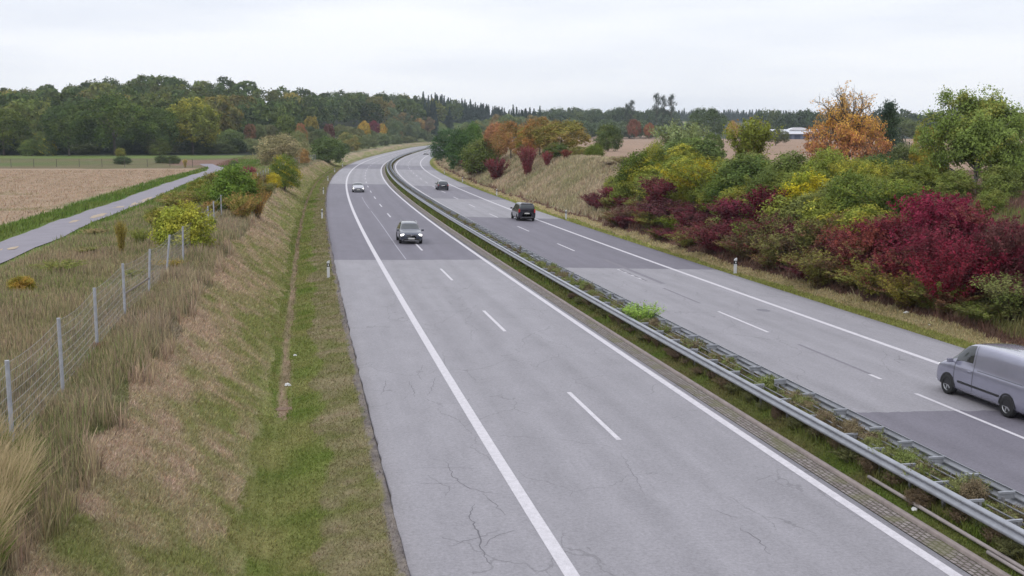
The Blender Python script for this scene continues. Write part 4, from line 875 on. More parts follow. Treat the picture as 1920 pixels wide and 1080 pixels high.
('broad2','willow_tree',-67.70,784.03,7.61,9.24,(86,106,72),(98,112,76),.4,'green willow low beside the far end of the road','tree',''),
('dome1','willow_shrub',-70.32,495.88,3.78,7.20,(100,112,76),(112,120,82),.4,'grey green shrub at the left end of the roadside thicket','shrub','roadside thicket shrubs'),
('dome0','willow_shrub',-70.19,539.34,4.36,6.90,(104,116,80),(112,120,84),.4,'grey green shrub second in the roadside thicket','shrub','roadside thicket shrubs'),
('dome2','willow_shrub',-71.90,607.06,4.91,7.05,(94,110,74),(106,118,80),.4,'grey green shrub below the small yellow tree','shrub','roadside thicket shrubs'),
('dome3','willow_shrub',-72.15,675.79,4.82,6.05,(96,112,78),(104,116,78),.4,'grey green shrub below the grey green willow','shrub','roadside thicket shrubs'),
('dome1','willow_shrub',-69.37,729.36,4.86,5.01,(106,116,80),(118,122,82),.4,'grey green shrub at the right end of the roadside thicket','shrub','roadside thicket shrubs'),
('dome0','willow_shrub',-60.84,814.25,5.42,5.32,(92,108,74),(104,114,78),.4,'grey green shrub where the road disappears','shrub',''),
('dome2','hazel_shrub',-25.66,98.06,1.13,2.96,(92,116,50),(112,122,56),.4,'fresh green bush behind the fence, right beside the biggest green one','shrub',''),
('spray1','weed_clump',-20.76,83.93,1.09,2.55,(158,128,74),(128,124,66),.5,'orange brown weeds in front of the biggest green fence bush','weeds',''),
('spray2','weed_clump',-24.55,75.85,1.06,1.15,(128,128,68),(150,134,84),.5,'olive weeds behind the yellow green bush, on the track side','weeds',''),
('spray0','weed_clump',-30.22,98.06,1.37,1.25,(146,118,74),(130,130,68),.5,'brownish weeds next to the track behind the yellow green bush','weeds',''),
('spray3','weed_clump',-32.07,112.19,1.33,1.38,(128,124,64),(148,124,76),.5,'mixed weeds at the narrow end of the farm track','weeds',''),
('dome3','hazel_shrub',-20.72,73.85,0.64,1.15,(98,120,50),(120,128,54),.4,'low green bush between fence posts right of the yellow green bush','shrub',''),
('spray2','weed_clump',-17.08,49.61,0.81,0.49,(118,128,66),(136,128,78),.5,'green weeds in the rough grass left of the leaning post','weeds',''),
('spray1','weed_clump',-21.64,51.62,0.95,0.81,(112,126,64),(130,128,76),.5,'broad green weeds in the rough grass near the farm track','weeds',''),
('spray3','weed_clump',-18.50,41.53,0.68,0.49,(124,120,78),(140,116,88),.5,'brownish weeds in the rough grass near the left edge','weeds',''),
('spray0','weed_clump',-26.57,118.23,1.27,2.07,(124,112,76),(112,116,66),.5,'brown green weeds at the far fence above the left slope','weeds',''),
('dome1','willow_shrub',-58.74,301.95,3.17,5.97,(132,128,92),(122,124,84),.4,'smaller tan bush right behind the pale tan willow','shrub',''),
('dome2','hazel_shrub',29.66,73.11,1.26,2.11,(104,118,62),(120,124,66),.4,'green bush at the trunk foot of the tall ash, left side','shrub',''),
('dome0','hazel_shrub',32.14,72.11,1.38,2.43,(98,114,60),(112,120,66),.4,'green bush at the trunk foot of the tall ash, right side','shrub',''),
('dome3','hazel_shrub',-25.85,79.89,1.00,1.45,(112,126,58),(136,130,66),.45,'loose yellowish green bush left of the bright yellow green one','shrub',''),
('spray1','hazel_shrub',-30.55,100.08,1.51,1.83,(118,122,60),(150,126,74),.4,'tall olive bush beside the narrowing farm track','shrub',''),
('dome0','hazel_shrub',-30.30,106.14,1.42,2.45,(98,118,54),(128,124,62),.4,'tall green bush between the farm track and the far fence posts','shrub',''),
('spray2','hazel_shrub',-33.20,122.28,1.45,2.99,(112,110,62),(140,110,70),.4,'brownish olive bush at the end of the visible farm track','shrub',''),
('dome1','hazel_shrub',-26.64,112.22,1.07,2.69,(104,112,58),(150,122,66),.4,'mottled green and orange bush below the magenta shrub','shrub',''),
('dome2','hazel_shrub',37.37,104.49,1.60,3.03,(84,98,64),(92,104,66),.4,'dull dark green bush right below the dark pine','shrub',''),
('dome3','hazel_shrub',37.80,98.42,1.22,3.76,(150,136,60),(112,124,62),.4,'yellow tinted bush left of the tall ash crown','shrub',''),
('dome0','hazel_shrub',26.21,92.34,1.32,2.66,(108,116,60),(132,126,62),.4,'green bush hiding the left foot of the orange maple','shrub',''),
('broad3','elder_tree',22.39,122.68,1.43,4.00,(92,110,66),(100,116,68),.4,'small green tree between the willow and the fan shaped tree','tree',''),
]
for key,nm,x,y,r_,h_,c1,c2,cm,lab,cat,grp in PLANTS:
    plant(key,nm,x,y,r_,h_,alb(c1,KP),alb(c2,KP),cm,lab,cat,grp or None,sink=.1)
# the wooded hill on the left, the spruce ridge, the woods on the right: every tree an object
rg=random.Random(12)
def fz(x,y):
    s_,o_=so(x,y);return float(ground(np.array([float(s_)]),np.array([float(o_)]),np.array([x]),np.array([y]))[0])
FK=[((66,88,50),(82,98,54),'dark green broadleaf tree in the closed forest covering the left hill','dark green trees of the hill forest'),
    ((92,108,58),(106,112,60),'olive green broadleaf tree among the darker trees of the left hill forest','olive green trees of the hill forest'),
    ((112,112,62),(130,120,66),'brownish olive broadleaf tree turning colour in the left hill forest','brownish trees of the hill forest')]
rowsF=[(400,10.5,-.5,-.285),(440,11.5,-.5,-.25),(485,12,-.5,-.21),(530,12.5,-.5,-.19),(575,13,-.5,-.18),(618,13.5,-.5,-.165),(655,14.5,-.5,-.15),(700,12.5,-.20,-.125),(745,12.5,-.175,-.105),(790,12.5,-.165,-.085),(835,13,-.16,-.065),(880,13.5,-.155,-.05),(930,13.5,-.14,-.04)]
for yy,stp,a0,a1 in rowsF:
    x=a0*yy+rg.uniform(0,8)
    while x<a1*yy:
        px_=x+rg.uniform(-2,2);py_=yy+rg.uniform(-13,13);az=px_/py_;o_=float(so(px_,py_)[1])
        if o_<-22 or (o_>45 and yy>700):
            u=rg.random();k=0 if u<.58 else 1 if u<.88 else 2
            if az>-.27 and u<.8: k=0
            h=rg.uniform(15,20);r_=rg.uniform(7.2,10)
            c1,c2,lab,grp=FK[k];j=rg.uniform(.85,1.15)
            plant('forest%d'%rg.randrange(6),'forest_tree',px_,py_,r_,h,alb(tuple(v*j for v in c1),KF),alb(tuple(v*j for v in c2),KF),.5,lab,'tree',grp,single=True,sink=1.0)
        x+=stp*rg.uniform(.82,1.2)
# single bright trees in that forest
for az,D_,h,r_,c,lab in [(-.238,448,8,2.6,(140,104,72),'rusty orange tree glowing at the foot of the dark hill forest'),(-.182,482,12,3.6,(140,128,66),'yellow green tree on the flank of the dark hill forest'),(-.166,492,10,2.8,(112,76,68),'dull red tree on the flank of the dark hill forest'),(-.205,465,12,4.5,(98,116,56),'fresh green tree low in the dark hill forest'),(-.192,465,9,2.4,(158,108,70),'small orange tree beside the yellow green one on the dark hill')]:
    plant('forest1','forest_tree',az*D_,D_,r_,h,alb(c,KF),alb(c,KF),.5,lab,'tree',None,single=True)
# spruce ridge in the middle
for i in range(200):
    az=-.078+.102*(i/199.0)+rg.uniform(-.003,.003);D_=rg.choice([820,850,880,910,960,1010]);x=az*D_
    if -18<float(so(x,D_)[1])<36: D_=1060;x=az*D_
    if -18<float(so(x,D_)[1])<36: continue
    h=rg.uniform(17,23);c=(50,70,60)
    plant('spruce%d'%rg.randrange(3),'spruce_tree',x,D_,rg.uniform(4.2,6.2),h,alb(c,KF),alb((58,78,66),KF),.5,'dark blue green spruce in the serrated ridge at the end of the hill forest','tree','spruces on the ridge',single=True,sink=.5)
# pale scrub and birches at the end of the road
cols=[(98,118,84),(110,124,84),(126,128,84),(92,112,84),(146,126,80),(104,122,92)]
for i in range(170):
    az=-.115+.145*rg.random();D_=rg.uniform(560,800);x=az*D_;c=cols[rg.randrange(6)]
    o_=float(so(x,D_)[1])
    if -15<o_<28 or (o_<-15 and az<-.1 and D_<640): continue
    plant('broad%d'%rg.randrange(4),'willow_tree',x,D_,rg.uniform(4,6.4),rg.uniform(8,14),alb(c,KF),alb(cols[rg.randrange(6)],KF),.5,'pale grey green young tree in the thicket below the spruce ridge','tree','young trees below the spruce ridge',single=True,sink=.5)
# woods on the right, three distances
for (a0,a1,D0,D1,n_,h0,h1,r0,r1,cc,lab,grp) in [
    (.02,.15,860,960,56,13,19,6,9,[(78,96,66),(92,104,66),(70,88,64)],'broadleaf tree in the wood behind the tan field','trees of the wood behind the tan field'),
    (.03,.13,640,740,26,8,12,5,7,[(92,112,80),(100,116,84),(84,104,72)],'grey green tree at the wood foot, along the far edge of the tan field','trees along the far edge of the tan field'),
    (.228,.385,700,760,34,15,20,6,9,[(66,86,62),(82,96,64),(60,78,60)],'dark tree in the row behind the pale roofed shed','trees behind the shed'),
    (.34,.5,880,980,20,14,18,7,10,[(84,98,68),(92,100,66)],'distant tree on the low hill at the far right','trees on the low hill at the right')]:
    for i in range(n_):
        az=a0+(a1-a0)*((i+rg.random())/n_);D_=rg.uniform(D0,D1);c=cc[rg.randrange(len(cc))]
        plant('forest%d'%rg.randrange(6),'woodland_tree',az*D_,D_,rg.uniform(r0,r1),rg.uniform(h0,h1),alb(c,KF),alb(cc[0],KF),.5,lab,'tree',grp,single=True,sink=.6)
for i in range(120):
    az=.10+.15*((i+rg.random())/120);D_=rg.choice([1420,1480,1540])+rg.uniform(-15,15)
    plant('spruce%d'%rg.randrange(3),'spruce_tree',az*D_,D_,rg.uniform(5.5,8),rg.uniform(13,19),alb((64,84,72),KF),alb((64,84,72),KF),.5,'hazy blue spruce on the farthest ridge at the right','tree','spruces on the farthest ridge',single=True,sink=3)
for az,D_,h,r_ in [(.131,640,26,3.2),(.137,650,25,2.6),(.1445,645,25.5,3.4),(.1085,700,23,3.2),(.104,705,21,2.5)]:
    lab={.131:'tall bare stemmed pine, left of the three rising above the far wood',.137:'tall bare stemmed pine, middle of the three rising above the far wood',.1445:'tall bare stemmed pine, right of the three rising above the far wood'}.get(az,'shorter bare stemmed pine rising above the far wood left of the three tall ones')
    plant('pine1','pine_tree',az*D_,D_,r_*1.1,h,alb((66,80,70),KF),alb((66,80,70),KF),.5,lab,'tree','tall pines above the far wood',sink=.3)
for az,D_,h,r_,c,lab in [(.111,600,11,4,(150,92,66),'small rusty orange tree at the edge of the tan field'),(.1245,600,9,3,(168,104,62),'tiny bright orange tree at the edge of the tan field'),(.177,420,13,8,(84,104,74),'grey green tree just right of the pale willow, across the field'),(.2,380,8,2,(184,150,84),'slim yellow tree across the field behind the shrub belt'),(.24,330,5,4,(96,104,72),'low dark bush in front of the pale roofed shed'),(.355,380,9,7,(98,112,78),'grey green tree across the field right of the pine')]:
    plant('broad1','broadleaf_tree',az*D_,D_,r_,h,alb(c,KF),alb(c,KF),.5,lab,'tree',None,sink=.3)
# median shrub
x,y=map(float,rc(36.6,9.75));plant('spray3','broom_shrub',x,y,.85,1.35,alb((122,160,78),KP),alb((130,164,84),KP),.5,'bright green feathery shrub growing through the median barriers','shrub')
k=0
mcol=[(122,126,84),(124,114,90),(114,120,76),(118,106,86),(106,120,70)]
for s_ in list(np.arange(7.5,60,.52))+list(np.arange(60,130,2.2)):
    if 35.6<s_<37.6: continue
    x,y=map(float,rc(s_+rg.uniform(-.3,.3),9.6+rg.uniform(-.2,.24)));c=mcol[rg.randrange(5)]
    plant(['spray1','spray3','dome3','airy0'][rg.randrange(4)],'median_bush',x,y,rg.uniform(.26,.42),rg.uniform(.6,1.0),alb(c,KP),alb(mcol[rg.randrange(5)],KP),.5,'clipped low bush growing in the gap between the two crash barriers','bush','clipped bushes between the crash barriers',single=False)
for s_ in list(np.arange(9.5,48,1.15)):
    x,y=map(float,rc(s_+rg.uniform(-.3,.3),9.2+rg.uniform(-.08,.05)));c=[(96,80,66),(104,88,68),(92,94,62)][rg.randrange(3)]
    plant(['dome3','spray1','spray3'][rg.randrange(3)],'trimmed_bush',x,y,rg.uniform(.2,.4),rg.uniform(.25,.5),alb(c,KP),alb(c,KP),.5,'brownish trimmed bush below the rail of the near crash barrier','bush','brown bushes under the near barrier')

# understory along the forest edge
for i in range(44):
    az=-.5+.25*((i+rg.random())/44);D_=rg.uniform(352,378)+ (az+.5)*60
    c=[(62,80,50),(78,92,54),(96,100,60),(56,74,48)][rg.randrange(4)]
    plant('dome%d'%rg.randrange(4),'understory_bush',az*D_,D_,rg.uniform(3,5.5),rg.uniform(3.5,6.5),alb(c,KF),alb(c,KF),.5,'dark bush in the shade under the forest edge, behind the front oaks','shrub','bushes under the forest edge',single=True,sink=.3)
# low shrubs that close the shrub belt on the right bank
zc={'red':((110,42,56),(104,58,60),'low muted burgundy shrub closing the crimson part of the belt'),'olive':((108,108,58),(116,84,60),'low olive shrub between the taller shrubs of the belt'),'green':((98,108,56),(116,118,62),'low green shrub between the taller shrubs of the belt')}
gcs=[((112,126,60),(126,132,64)),((98,116,54),(112,124,60)),((146,142,62),(118,128,58)),((108,118,68),(122,128,72))]
for s_ in np.arange(33,112,2.5):
    for oo,h0,h1 in ((25.7,.9,1.5),(27.4,1.5,2.4),(29.4,1.9,2.9),(31.8,1.8,3.4),(34.4,1.6,3.5),(37.5,1.6,3.4)):
        if oo<26 and (s_>100 or s_<38): continue
        if oo>31 and s_<(62 if oo<33 else 58): continue
        if oo>33 and rg.random()<.4: continue
        u=rg.random()
        if s_<45+(33-oo)*1.5: k_='red'
        elif s_<57: k_='olive' if (oo<30 and u<.75) else 'red' if u<.3 else 'green'
        elif s_<83: k_='red' if (oo<28.5 and u<.7) else 'green'
        else: k_='red' if (oo<28 and u<.4) else 'olive' if oo<28.5 else 'green'
        if oo<26: k_='olive' if u<.7 else 'red'
        x,y=map(float,rc(s_+rg.uniform(-1.2,1.2),oo+rg.uniform(-.7,.7)));c1,c2,lab=zc[k_];j=rg.uniform(.8,1.2)
        if k_=='green': c1,c2=gcs[rg.randrange(4)];lab='low green or yellowing shrub between the taller shrubs of the belt'
        plant(('spray%d' if k_!='green' or rg.random()<.3 else 'dome%d')%rg.randrange(4),'belt_shrub',x,y,rg.uniform(1.2,1.9)+.25*(k_=='green'),rg.uniform(h0,h1),alb(tuple(v*j for v in c1),KP),alb(c2,KP),rg.uniform(.3,.6),lab,'shrub','low '+k_+' filler shrubs of the belt',sink=.15)
# bushes at the foot of the hill behind the bend
for i in range(40):
    az=-.235+.13*((i+rg.random())/40);D_=rg.uniform(455,500) if az<-.17 else rg.uniform(560,630)
    if float(so(az*D_,D_)[1])>-16: continue
    c=[(104,116,74),(88,104,66),(118,120,82),(78,94,60)][rg.randrange(4)]
    plant('broad%d'%rg.randrange(4),'scrub_tree',az*D_,D_,rg.uniform(3,5),rg.uniform(4,8),alb(c,KF),alb(c,KF),.5,'small green tree in the scrub between the tan willow and hill forest','tree','scrub trees below the hill forest',single=True,sink=.3)



# ---------------------------------------------------------------- crash barriers in the median
M_GALV=noisy('galvanised_steel',A(178,181,190),.5,2.0,.2,metal=.3,spec=.5)
M_GALVD=noisy('weathered_steel',A(150,150,154),.6,3,.25,metal=.25)
def sweep(prof,s0,s1,step,of):
    """profile points (do,dz) swept along the road at offset of"""
    ss=np.arange(s0,s1+.01,step);n=len(prof);SS,PP=np.meshgrid(ss,np.arange(n),indexing='ij');do=np.array([p[0] for p in prof])[PP];dzz=np.array([p[1] for p in prof])[PP]
    OO=of+do;x,y=rc(SS,OO);z=roadz(SS,np.full_like(SS,of))+dzz;id_=np.arange(SS.size).reshape(SS.shape)
    a=id_[:-1];b=id_[1:];Fq=np.stack([a,np.roll(a,-1,1),np.roll(b,-1,1),b],-1).reshape(-1,4);return np.stack([x,y,z],-1).reshape(-1,3),Fq,np.zeros((SS.size,2))
def wprof(sgn):
    f=[(0,.44),(-.012,.455),(-.075,.485),(-.083,.53),(-.075,.56),(-.012,.595),(-.006,.62),(-.012,.645),(-.075,.68),(-.083,.71),(-.075,.74),(-.012,.762),(0,.77)]
    bk=[(p[0]+.006,p[1]) for p in reversed(f)];return [(sgn*a,b) for a,b in f+bk]
def barrier(name,ob,ostrap,opost,sgn,label):
    x0,y0=rc(12.0,ob);root=empty(name,(0,0,0));tag(root,label,'crash barrier')
    V,Fq,U=join([sweep(wprof(sgn),-40,130,1.0,ob),sweep(wprof(sgn),130,700,4.0,ob)]);mesh_np('guard_rail',V,Fq,M_GALV,parent=root)
    V,Fq,U=sweep([(-.008,.60),(.008,.60),(.008,.64),(-.008,.64)],-40,700,2.0,ostrap);mesh_np('tie_strap',V,Fq,M_GALVD,parent=root)
    ps=[9.9-1.335*k for k in range(1,20)]+[9.9,11.2,12.5,13.9,15.3,16.7,18.7]+[18.7+2*k for k in range(1,71)]
    near=[p for p in ps if 8<p<95];rest=[p for p in ps if p<=8 or p>=95]+[160+4*k for k in range(60)]
    def one(b1,b2,p):
        h=hd(p);zz=float(roadz(p,opost));x,y=rc(p,opost);b1.box((float(x),float(y),zz+.33),(.06,.10,.72),rz=-h)
        m=(ob+ostrap)/2;x,y=rc(p,m);b2.box((float(x),float(y),float(roadz(p,ob))+.742),(abs(ostrap-ob)-.01,.055,.05),rz=-h)
        b2.box((float(x),float(y),float(roadz(p,ob))+.66),(abs(ostrap-ob)-.02,.012,.12),rz=-h)
    for p in near:
        b1=MB();b2=MB();one(b1,b2,p);po=b1.build('post',M_GALVD,root);b2.build('spacer',M_GALV,root)
    b1=MB();b2=MB()
    for p in rest: one(b1,b2,p)
    tag(b1.build('posts',M_GALVD,root),kind='stuff');tag(b2.build('spacers',M_GALV,root),kind='stuff')
barrier('crash_barrier',9.03,9.41,9.30,1,'galvanised crash barrier on the near side of the median, facing the left carriageway')
barrier('crash_barrier',10.16,9.74,9.86,-1,'weathered crash barrier on the far side of the median, facing the right carriageway')
# loose pipes lying in the median grass
for (p0,p1,r_,lab) in [((15.1,8.88),(7.2,8.52+.32),.045,'long pale pipe lying in the median grass below the near barrier'),((10.0,8.72),(5.0,8.70),.04,'shorter pale pipe lying beside the kerb in the median corner')]:
    b=MB();pts=[]
    for t in np.linspace(0,1,8):
        s_=p0[0]+(p1[0]-p0[0])*t;o_=p0[1]+(p1[1]-p0[1])*t;x,y=rc(s_,o_);pts.append((float(x),float(y),float(roadz(s_,o_))+.11))
    b.tube(pts,r_,10);tag(b.build('pipe',noisy('grey_pipe',A(170,160,158),.7,4,.15),smooth=True),lab,'pipe')

# ---------------------------------------------------------------- delineator posts
M_PW=mat('post_white',A(222,222,226),.5);M_PB=mat('post_black',(.015,.015,.017),.5);M_REF=mat('reflector',(.7,.7,.72),.2,spec=.8)
def delineator():
    root=empty('delineator_post')
    def prism(z0,z1,sc_=1.0,slope=0):
        b=MB();pr=[(-.085*sc_,-.06*sc_),(.085*sc_,-.075*sc_),(.085*sc_,.075*sc_),(-.085*sc_,.06*sc_)]
        vs=[(x,y,z0) for x,y in pr]+[(x,y,z1+slope*(x/.06)) for x,y in pr];b.add(vs,[(0,3,2,1),(4,5,6,7),(0,1,5,4),(1,2,6,5),(2,3,7,6),(3,0,4,7)]);return b
    prism(-.05,.68).build('post_body',M_PW,root);prism(.68,.90,1.02).build('black_band',M_PB,root);prism(.90,1.03,1.0,.035).build('post_cap',M_PW,root)
    b=MB();b.box((0,-.077,.79),(.04,.006,.12));b.build('reflector',M_REF,root);return root
proto=delineator();first=True
DL=[(57.8,-3.62,'white delineator post with black band on the left verge where the dark asphalt ends'),(107.7,-3.6,'second delineator post along the left verge, beside the dark asphalt'),(157.5,-3.6,'third delineator post up the left verge'),(207,-3.6,'small delineator post on the left verge level with the distant light asphalt'),(257,-3.6,'fifth delineator post on the left verge as the road bends'),(307,-3.6,'farthest delineator post on the left verge'),
 (58.0,22.75,'white delineator post in front of the red shrubs on the right verge'),(107.4,22.75,'delineator post on the right verge just behind the black van'),(157.5,22.75,'third delineator post on the right verge below the dry slope'),(207,22.75,'fourth delineator post on the right verge near the small red shrubs'),(257,22.75,'farthest delineator post on the right verge before the bend')]
for s_,o_,lab in DL:
    r_=proto if first else copy_tree(proto);first=False;x,y=rc(s_,o_);r_.location=(float(x),float(y),gz(s_,o_));r_.rotation_euler=(0,0,-hd(s_));tag(r_,lab,'delineator post','delineator posts along the motorway')

# ---------------------------------------------------------------- wire fence on the bank
M_POST=noisy('fence_post_steel',A(182,184,192),.6,6,.2);M_WIRE=noisy('fence_wire',A(168,166,164),.6,6,.2);M_WOOD=noisy('weathered_wood',A(132,122,112),.9,6,.3)
FP=[(8.6,-10.7,0,0),(13.5,-10.75,0,-.02),(18.5,-10.8,0,-.02),(24.0,-10.95,0,.0),(30.1,-11.1,0,.01),(36.6,-11.2,.1,.12),(43,-11.3,.22,.14),(47.5,-11.0,.05,.03),(58.9,-11.08,.03,.02),(64.5,-11.2,.0,0),(70,-11.3,0,0),(79,-11.5,0,0),(85,-11.5,0,0)]+[(91+6*k,-11.6,0,0) for k in range(42)]
root=empty('wire_fence');tag(root,'sagging wire mesh fence on grey posts along the top of the left bank','fence')
tops=[];bas=[]
for i,(s_,o_,lo,ls) in enumerate(FP):
    x,y=map(float,rc(s_,o_));z=gz(s_,o_);h=hd(s_);H=1.85
    dx=lo*math.cos(h)+ls*math.sin(h)*0;top=np.array([x+lo*1.0,y+ls,z+H]);bas.append(np.array([x,y,z]));tops.append(top)
    b=MB();b.tube([(x,y,z-.3),tuple(top)],.048,8);b.build('post',M_POST,root)
def spanpts(i,f,n=6):
    a=bas[i]+(tops[i]-bas[i])*f;b=bas[i+1]+(tops[i+1]-bas[i+1])*f;sag=.06*f*(1+ (i%3)*.5)
    return [tuple(a+(b-a)*t-np.array([0,0,sag*4*t*(1-t)])) for t in np.linspace(0,1,n)]
b=MB()
for i in range(len(FP)-1):
    near=FP[i][0]<60;rr=.0042 if near else .006
    fs=(.1,.2,.3,.4,.5,.62,.74,.86,.97) if near else (.2,.5,.75,.97)
    for f in fs: b.tube(spanpts(i,f),rr,3,cap=False)
    if near:
        lo_=spanpts(i,.05,34);hi=spanpts(i,.97,34)
        for k in range(33): b.tube([lo_[k],hi[k]],.0024,3,cap=False)
b.build('wire_mesh',M_WIRE,root)
b=MB();a=bas[4]+(tops[4]-bas[4])*.42;c=bas[5]+(tops[5]-bas[5])*.36;b.tube([tuple(a),tuple(c)],.035,6);b.build('brace',M_WOOD,root)
# far field fence: thin dark posts
root=empty('field_fence');tag(root,'thin dark field fence across the rough meadow in front of the forest','fence');b=MB();pp=[]
for k in range(19):
    x=-168+5.2*k;y=252+.18*k+(0 if k<18 else (k-18)*4.0);s_,o_=so(x,y);z=float(ground(np.array([float(s_)]),np.array([float(o_)]))[0]);pp.append((x,y,z))
    q=MB();q.tube([(x,y,z-.2),(x,y,z+1.9)],.07,5);q.build('post',M_BARK,root)
for f in(.6,1.2,1.8): b.tube([(x,y,z+f) for x,y,z in pp],.012,3,cap=False)
b.build('wire',M_BARK,root)

# ---------------------------------------------------------------- shed far across the field
def shed(x,y,z):
    root=empty('farm_shed',(x,y,z),R(4));tag(root,'long low farm shed with a pale metal roof beyond the tan field','shed')
    b=MB();b.box((0,0,1.6),(27,14,3.2));b.build('wall',noisy('shed_wall',A(112,120,142),.8,.3,.1),root)
    b=MB();b.add([(-14,-7.8,3.0),(14,-7.8,3.0),(14,0,5.6),(-14,0,5.6),(-14,7.8,3.0),(14,7.8,3.0),(-14,-7.8,3.25),(14,-7.8,3.25),(14,0,5.85),(-14,0,5.85),(-14,7.8,3.25),(14,7.8,3.25)],[(0,3,2,1),(3,4,5,2),(6,7,8,9),(9,8,11,10),(0,1,7,6),(4,10,11,5),(0,6,9,3),(3,9,10,4),(1,2,8,7),(2,5,11,8)])
    rf=b.build('roof',noisy('shed_roof',A(226,228,236),.5,.5,.05),root)
    b=MB();n=12;pts=[(5.5*math.cos(math.pi*k/n),5.2+1.7*math.sin(math.pi*k/n)) for k in range(n+1)]
    b.add([(p[0]+2,-3,p[1]) for p in pts]+[(p[0]+2,3,p[1]) for p in pts],[(i,i+1,n+2+i,n+1+i) for i in range(n)]+[tuple(range(n+1)),tuple(range(n+1,2*n+2))[::-1]]);b.build('roof_dome',noisy('dome_white',A(240,240,244),.4,.5,.03),rf)
    mo=mat('shed_opening',A(70,76,96),.8)
    for k in range(5):
        b=MB();b.box((-10.5+5.2*k,-7.03,1.35),(3.4,.08,2.5));b.build('bay_opening',mo,root)
xs=(1483-960)/FPX*640;s_,o_=so(xs,640.);shed(xs,640.,float(ground(np.array([float(s_)]),np.array([float(o_)]))[0])-.1)

# ---------------------------------------------------------------- vehicles
def bspl(ctrl,ts):
    """open uniform quadratic B-spline through the end points; ctrl (n,k)"""
    n=len(ctrl);C=np.concatenate([[2*ctrl[0]-ctrl[1]],ctrl,[2*ctrl[-1]-ctrl[-2]]]);ts=np.clip(np.asarray(ts,float),0,n-1)
    # centre control i at parameter i
    i=np.clip(np.floor(ts+.5).astype(int),0,n-1);f=ts-i
    a=.5*(.5-f)**2;c=.5*(.5+f)**2;b=1-a-c
    sh=(slice(None),)+(None,)*(ctrl.ndim-1)
    return C[i][...]*a[sh]+C[i+1]*b[sh]+C[i+2]*c[sh]
def section(x,zb,zs,zt,wb,wt):
    k=(zs-zb)
    return [(x,0,zb),(x,.75*wb,zb),(x,.95*wb,zb+.06*k),(x,wb,zb+.3*k),(x,wb*1.0,zb+.62*k),(x,wb*.985,zb+.9*k),(x,wb*.95,zs+.02),(x,wt+(wb*.95-wt)*.25,zs+(zt-zs)*.78),(x,wt*.93,zt-.035*min(1,(zt-zs)*4)),(x,wt*.55,zt),(x,0,zt+.004)]
class Body:
    def __init__(s,st):
        s.net=np.array([section(*q) for q in st],float);s.n=len(st)
    def P(s,U,Vv):
        A1=bspl(s.net,U)            # (nu,m,3)
        A1=np.moveaxis(A1,1,0);B=bspl(A1,Vv);return np.moveaxis(B,0,1)   # (nu,nv,3)
    def surf(s,us,vs,off=0,side=1):
        P=s.P(us,vs)
        if off:
            du=np.gradient(P,axis=0);dv=np.gradient(P,axis=1);n=np.cross(du,dv);n/=np.linalg.norm(n,axis=2,keepdims=True)+1e-9
            ctr=np.array([P[...,0].mean(),0,.8]);sg_=np.sign((n*(P-ctr)).sum(2,keepdims=True).mean());P=P+n*off*sg_
        P=P.copy();P[...,1]*=side;return P
    def idx(s,x):   # station parameter whose x equals x
        us=np.linspace(0,s.n-1,400);X=s.P(us,np.array([4.0]))[:,0,0];return float(np.interp(x,X,us))
def gridf(a,b,flip=False):
    id_=np.arange(a*b).reshape(a,b);Fq=np.stack([id_[:-1,:-1],id_[:-1,1:],id_[1:,1:],id_[1:,:-1]],-1).reshape(-1,4);return Fq[:,::-1] if flip else Fq
def patch(name,B,us,vs,off,mt,root,sides=(1,),smooth=True):
    for sd in sides:
        P=B.surf(us,vs,off,sd);mesh_np(name,P.reshape(-1,3),gridf(len(us),len(vs),sd<0),mt,parent=root,smooth=smooth)
def full_top(name,B,us,v0,off,mt,root):
    vs=np.linspace(v0,10,8);P=B.surf(us,vs,off,1);Q=P.copy();Q[...,1]*=-1;G=np.concatenate([P,Q[:,::-1][:,1:]],1);return mesh_np(name,G.reshape(-1,3),gridf(G.shape[0],G.shape[1]),mt,parent=root,smooth=True)
def paint(name,col,rough=.28,metal=.3):
    m=mat(name,col,rough,metal,.5,coat=.8);n,l,b=nodes(m);rgb=n.new('ShaderNodeRGB');rgb.outputs[0].default_value=(*col,1);o,_=noise_mul(m,rgb.outputs[0],1.5,.06,3);l.new(o,b.inputs['Base Color']);return m
M_GLASS=mat('dark_glass',(.02,.025,.03),.06,0,.8);M_TYRE=noisy('tyre_rubber',(.018,.018,.019),.85,10,.2);M_RIM=mat('alloy',(.45,.46,.48),.3,.8);M_BLK=mat('black_plastic',(.02,.02,.022),.5)
M_LAMP=mat('headlamp_lit',(.8,.82,.85),.2,emit=(1,.97,.9),es=2.6);M_LAMPO=mat('headlamp',(.75,.75,.76),.15,spec=.8);M_TAIL=mat('tail_lamp',(.35,.01,.015),.25,spec=.6);M_PLATE=mat('number_plate',A(232,232,228),.5);M_BLUE=mat('plate_blue',(.02,.06,.35),.5);M_CHR=mat('chrome',(.6,.6,.62),.2,.9)
M_AMB=mat('amber_lamp',(.6,.22,.03),.3);M_PTXT=mat('plate_black',(.03,.03,.03),.6)
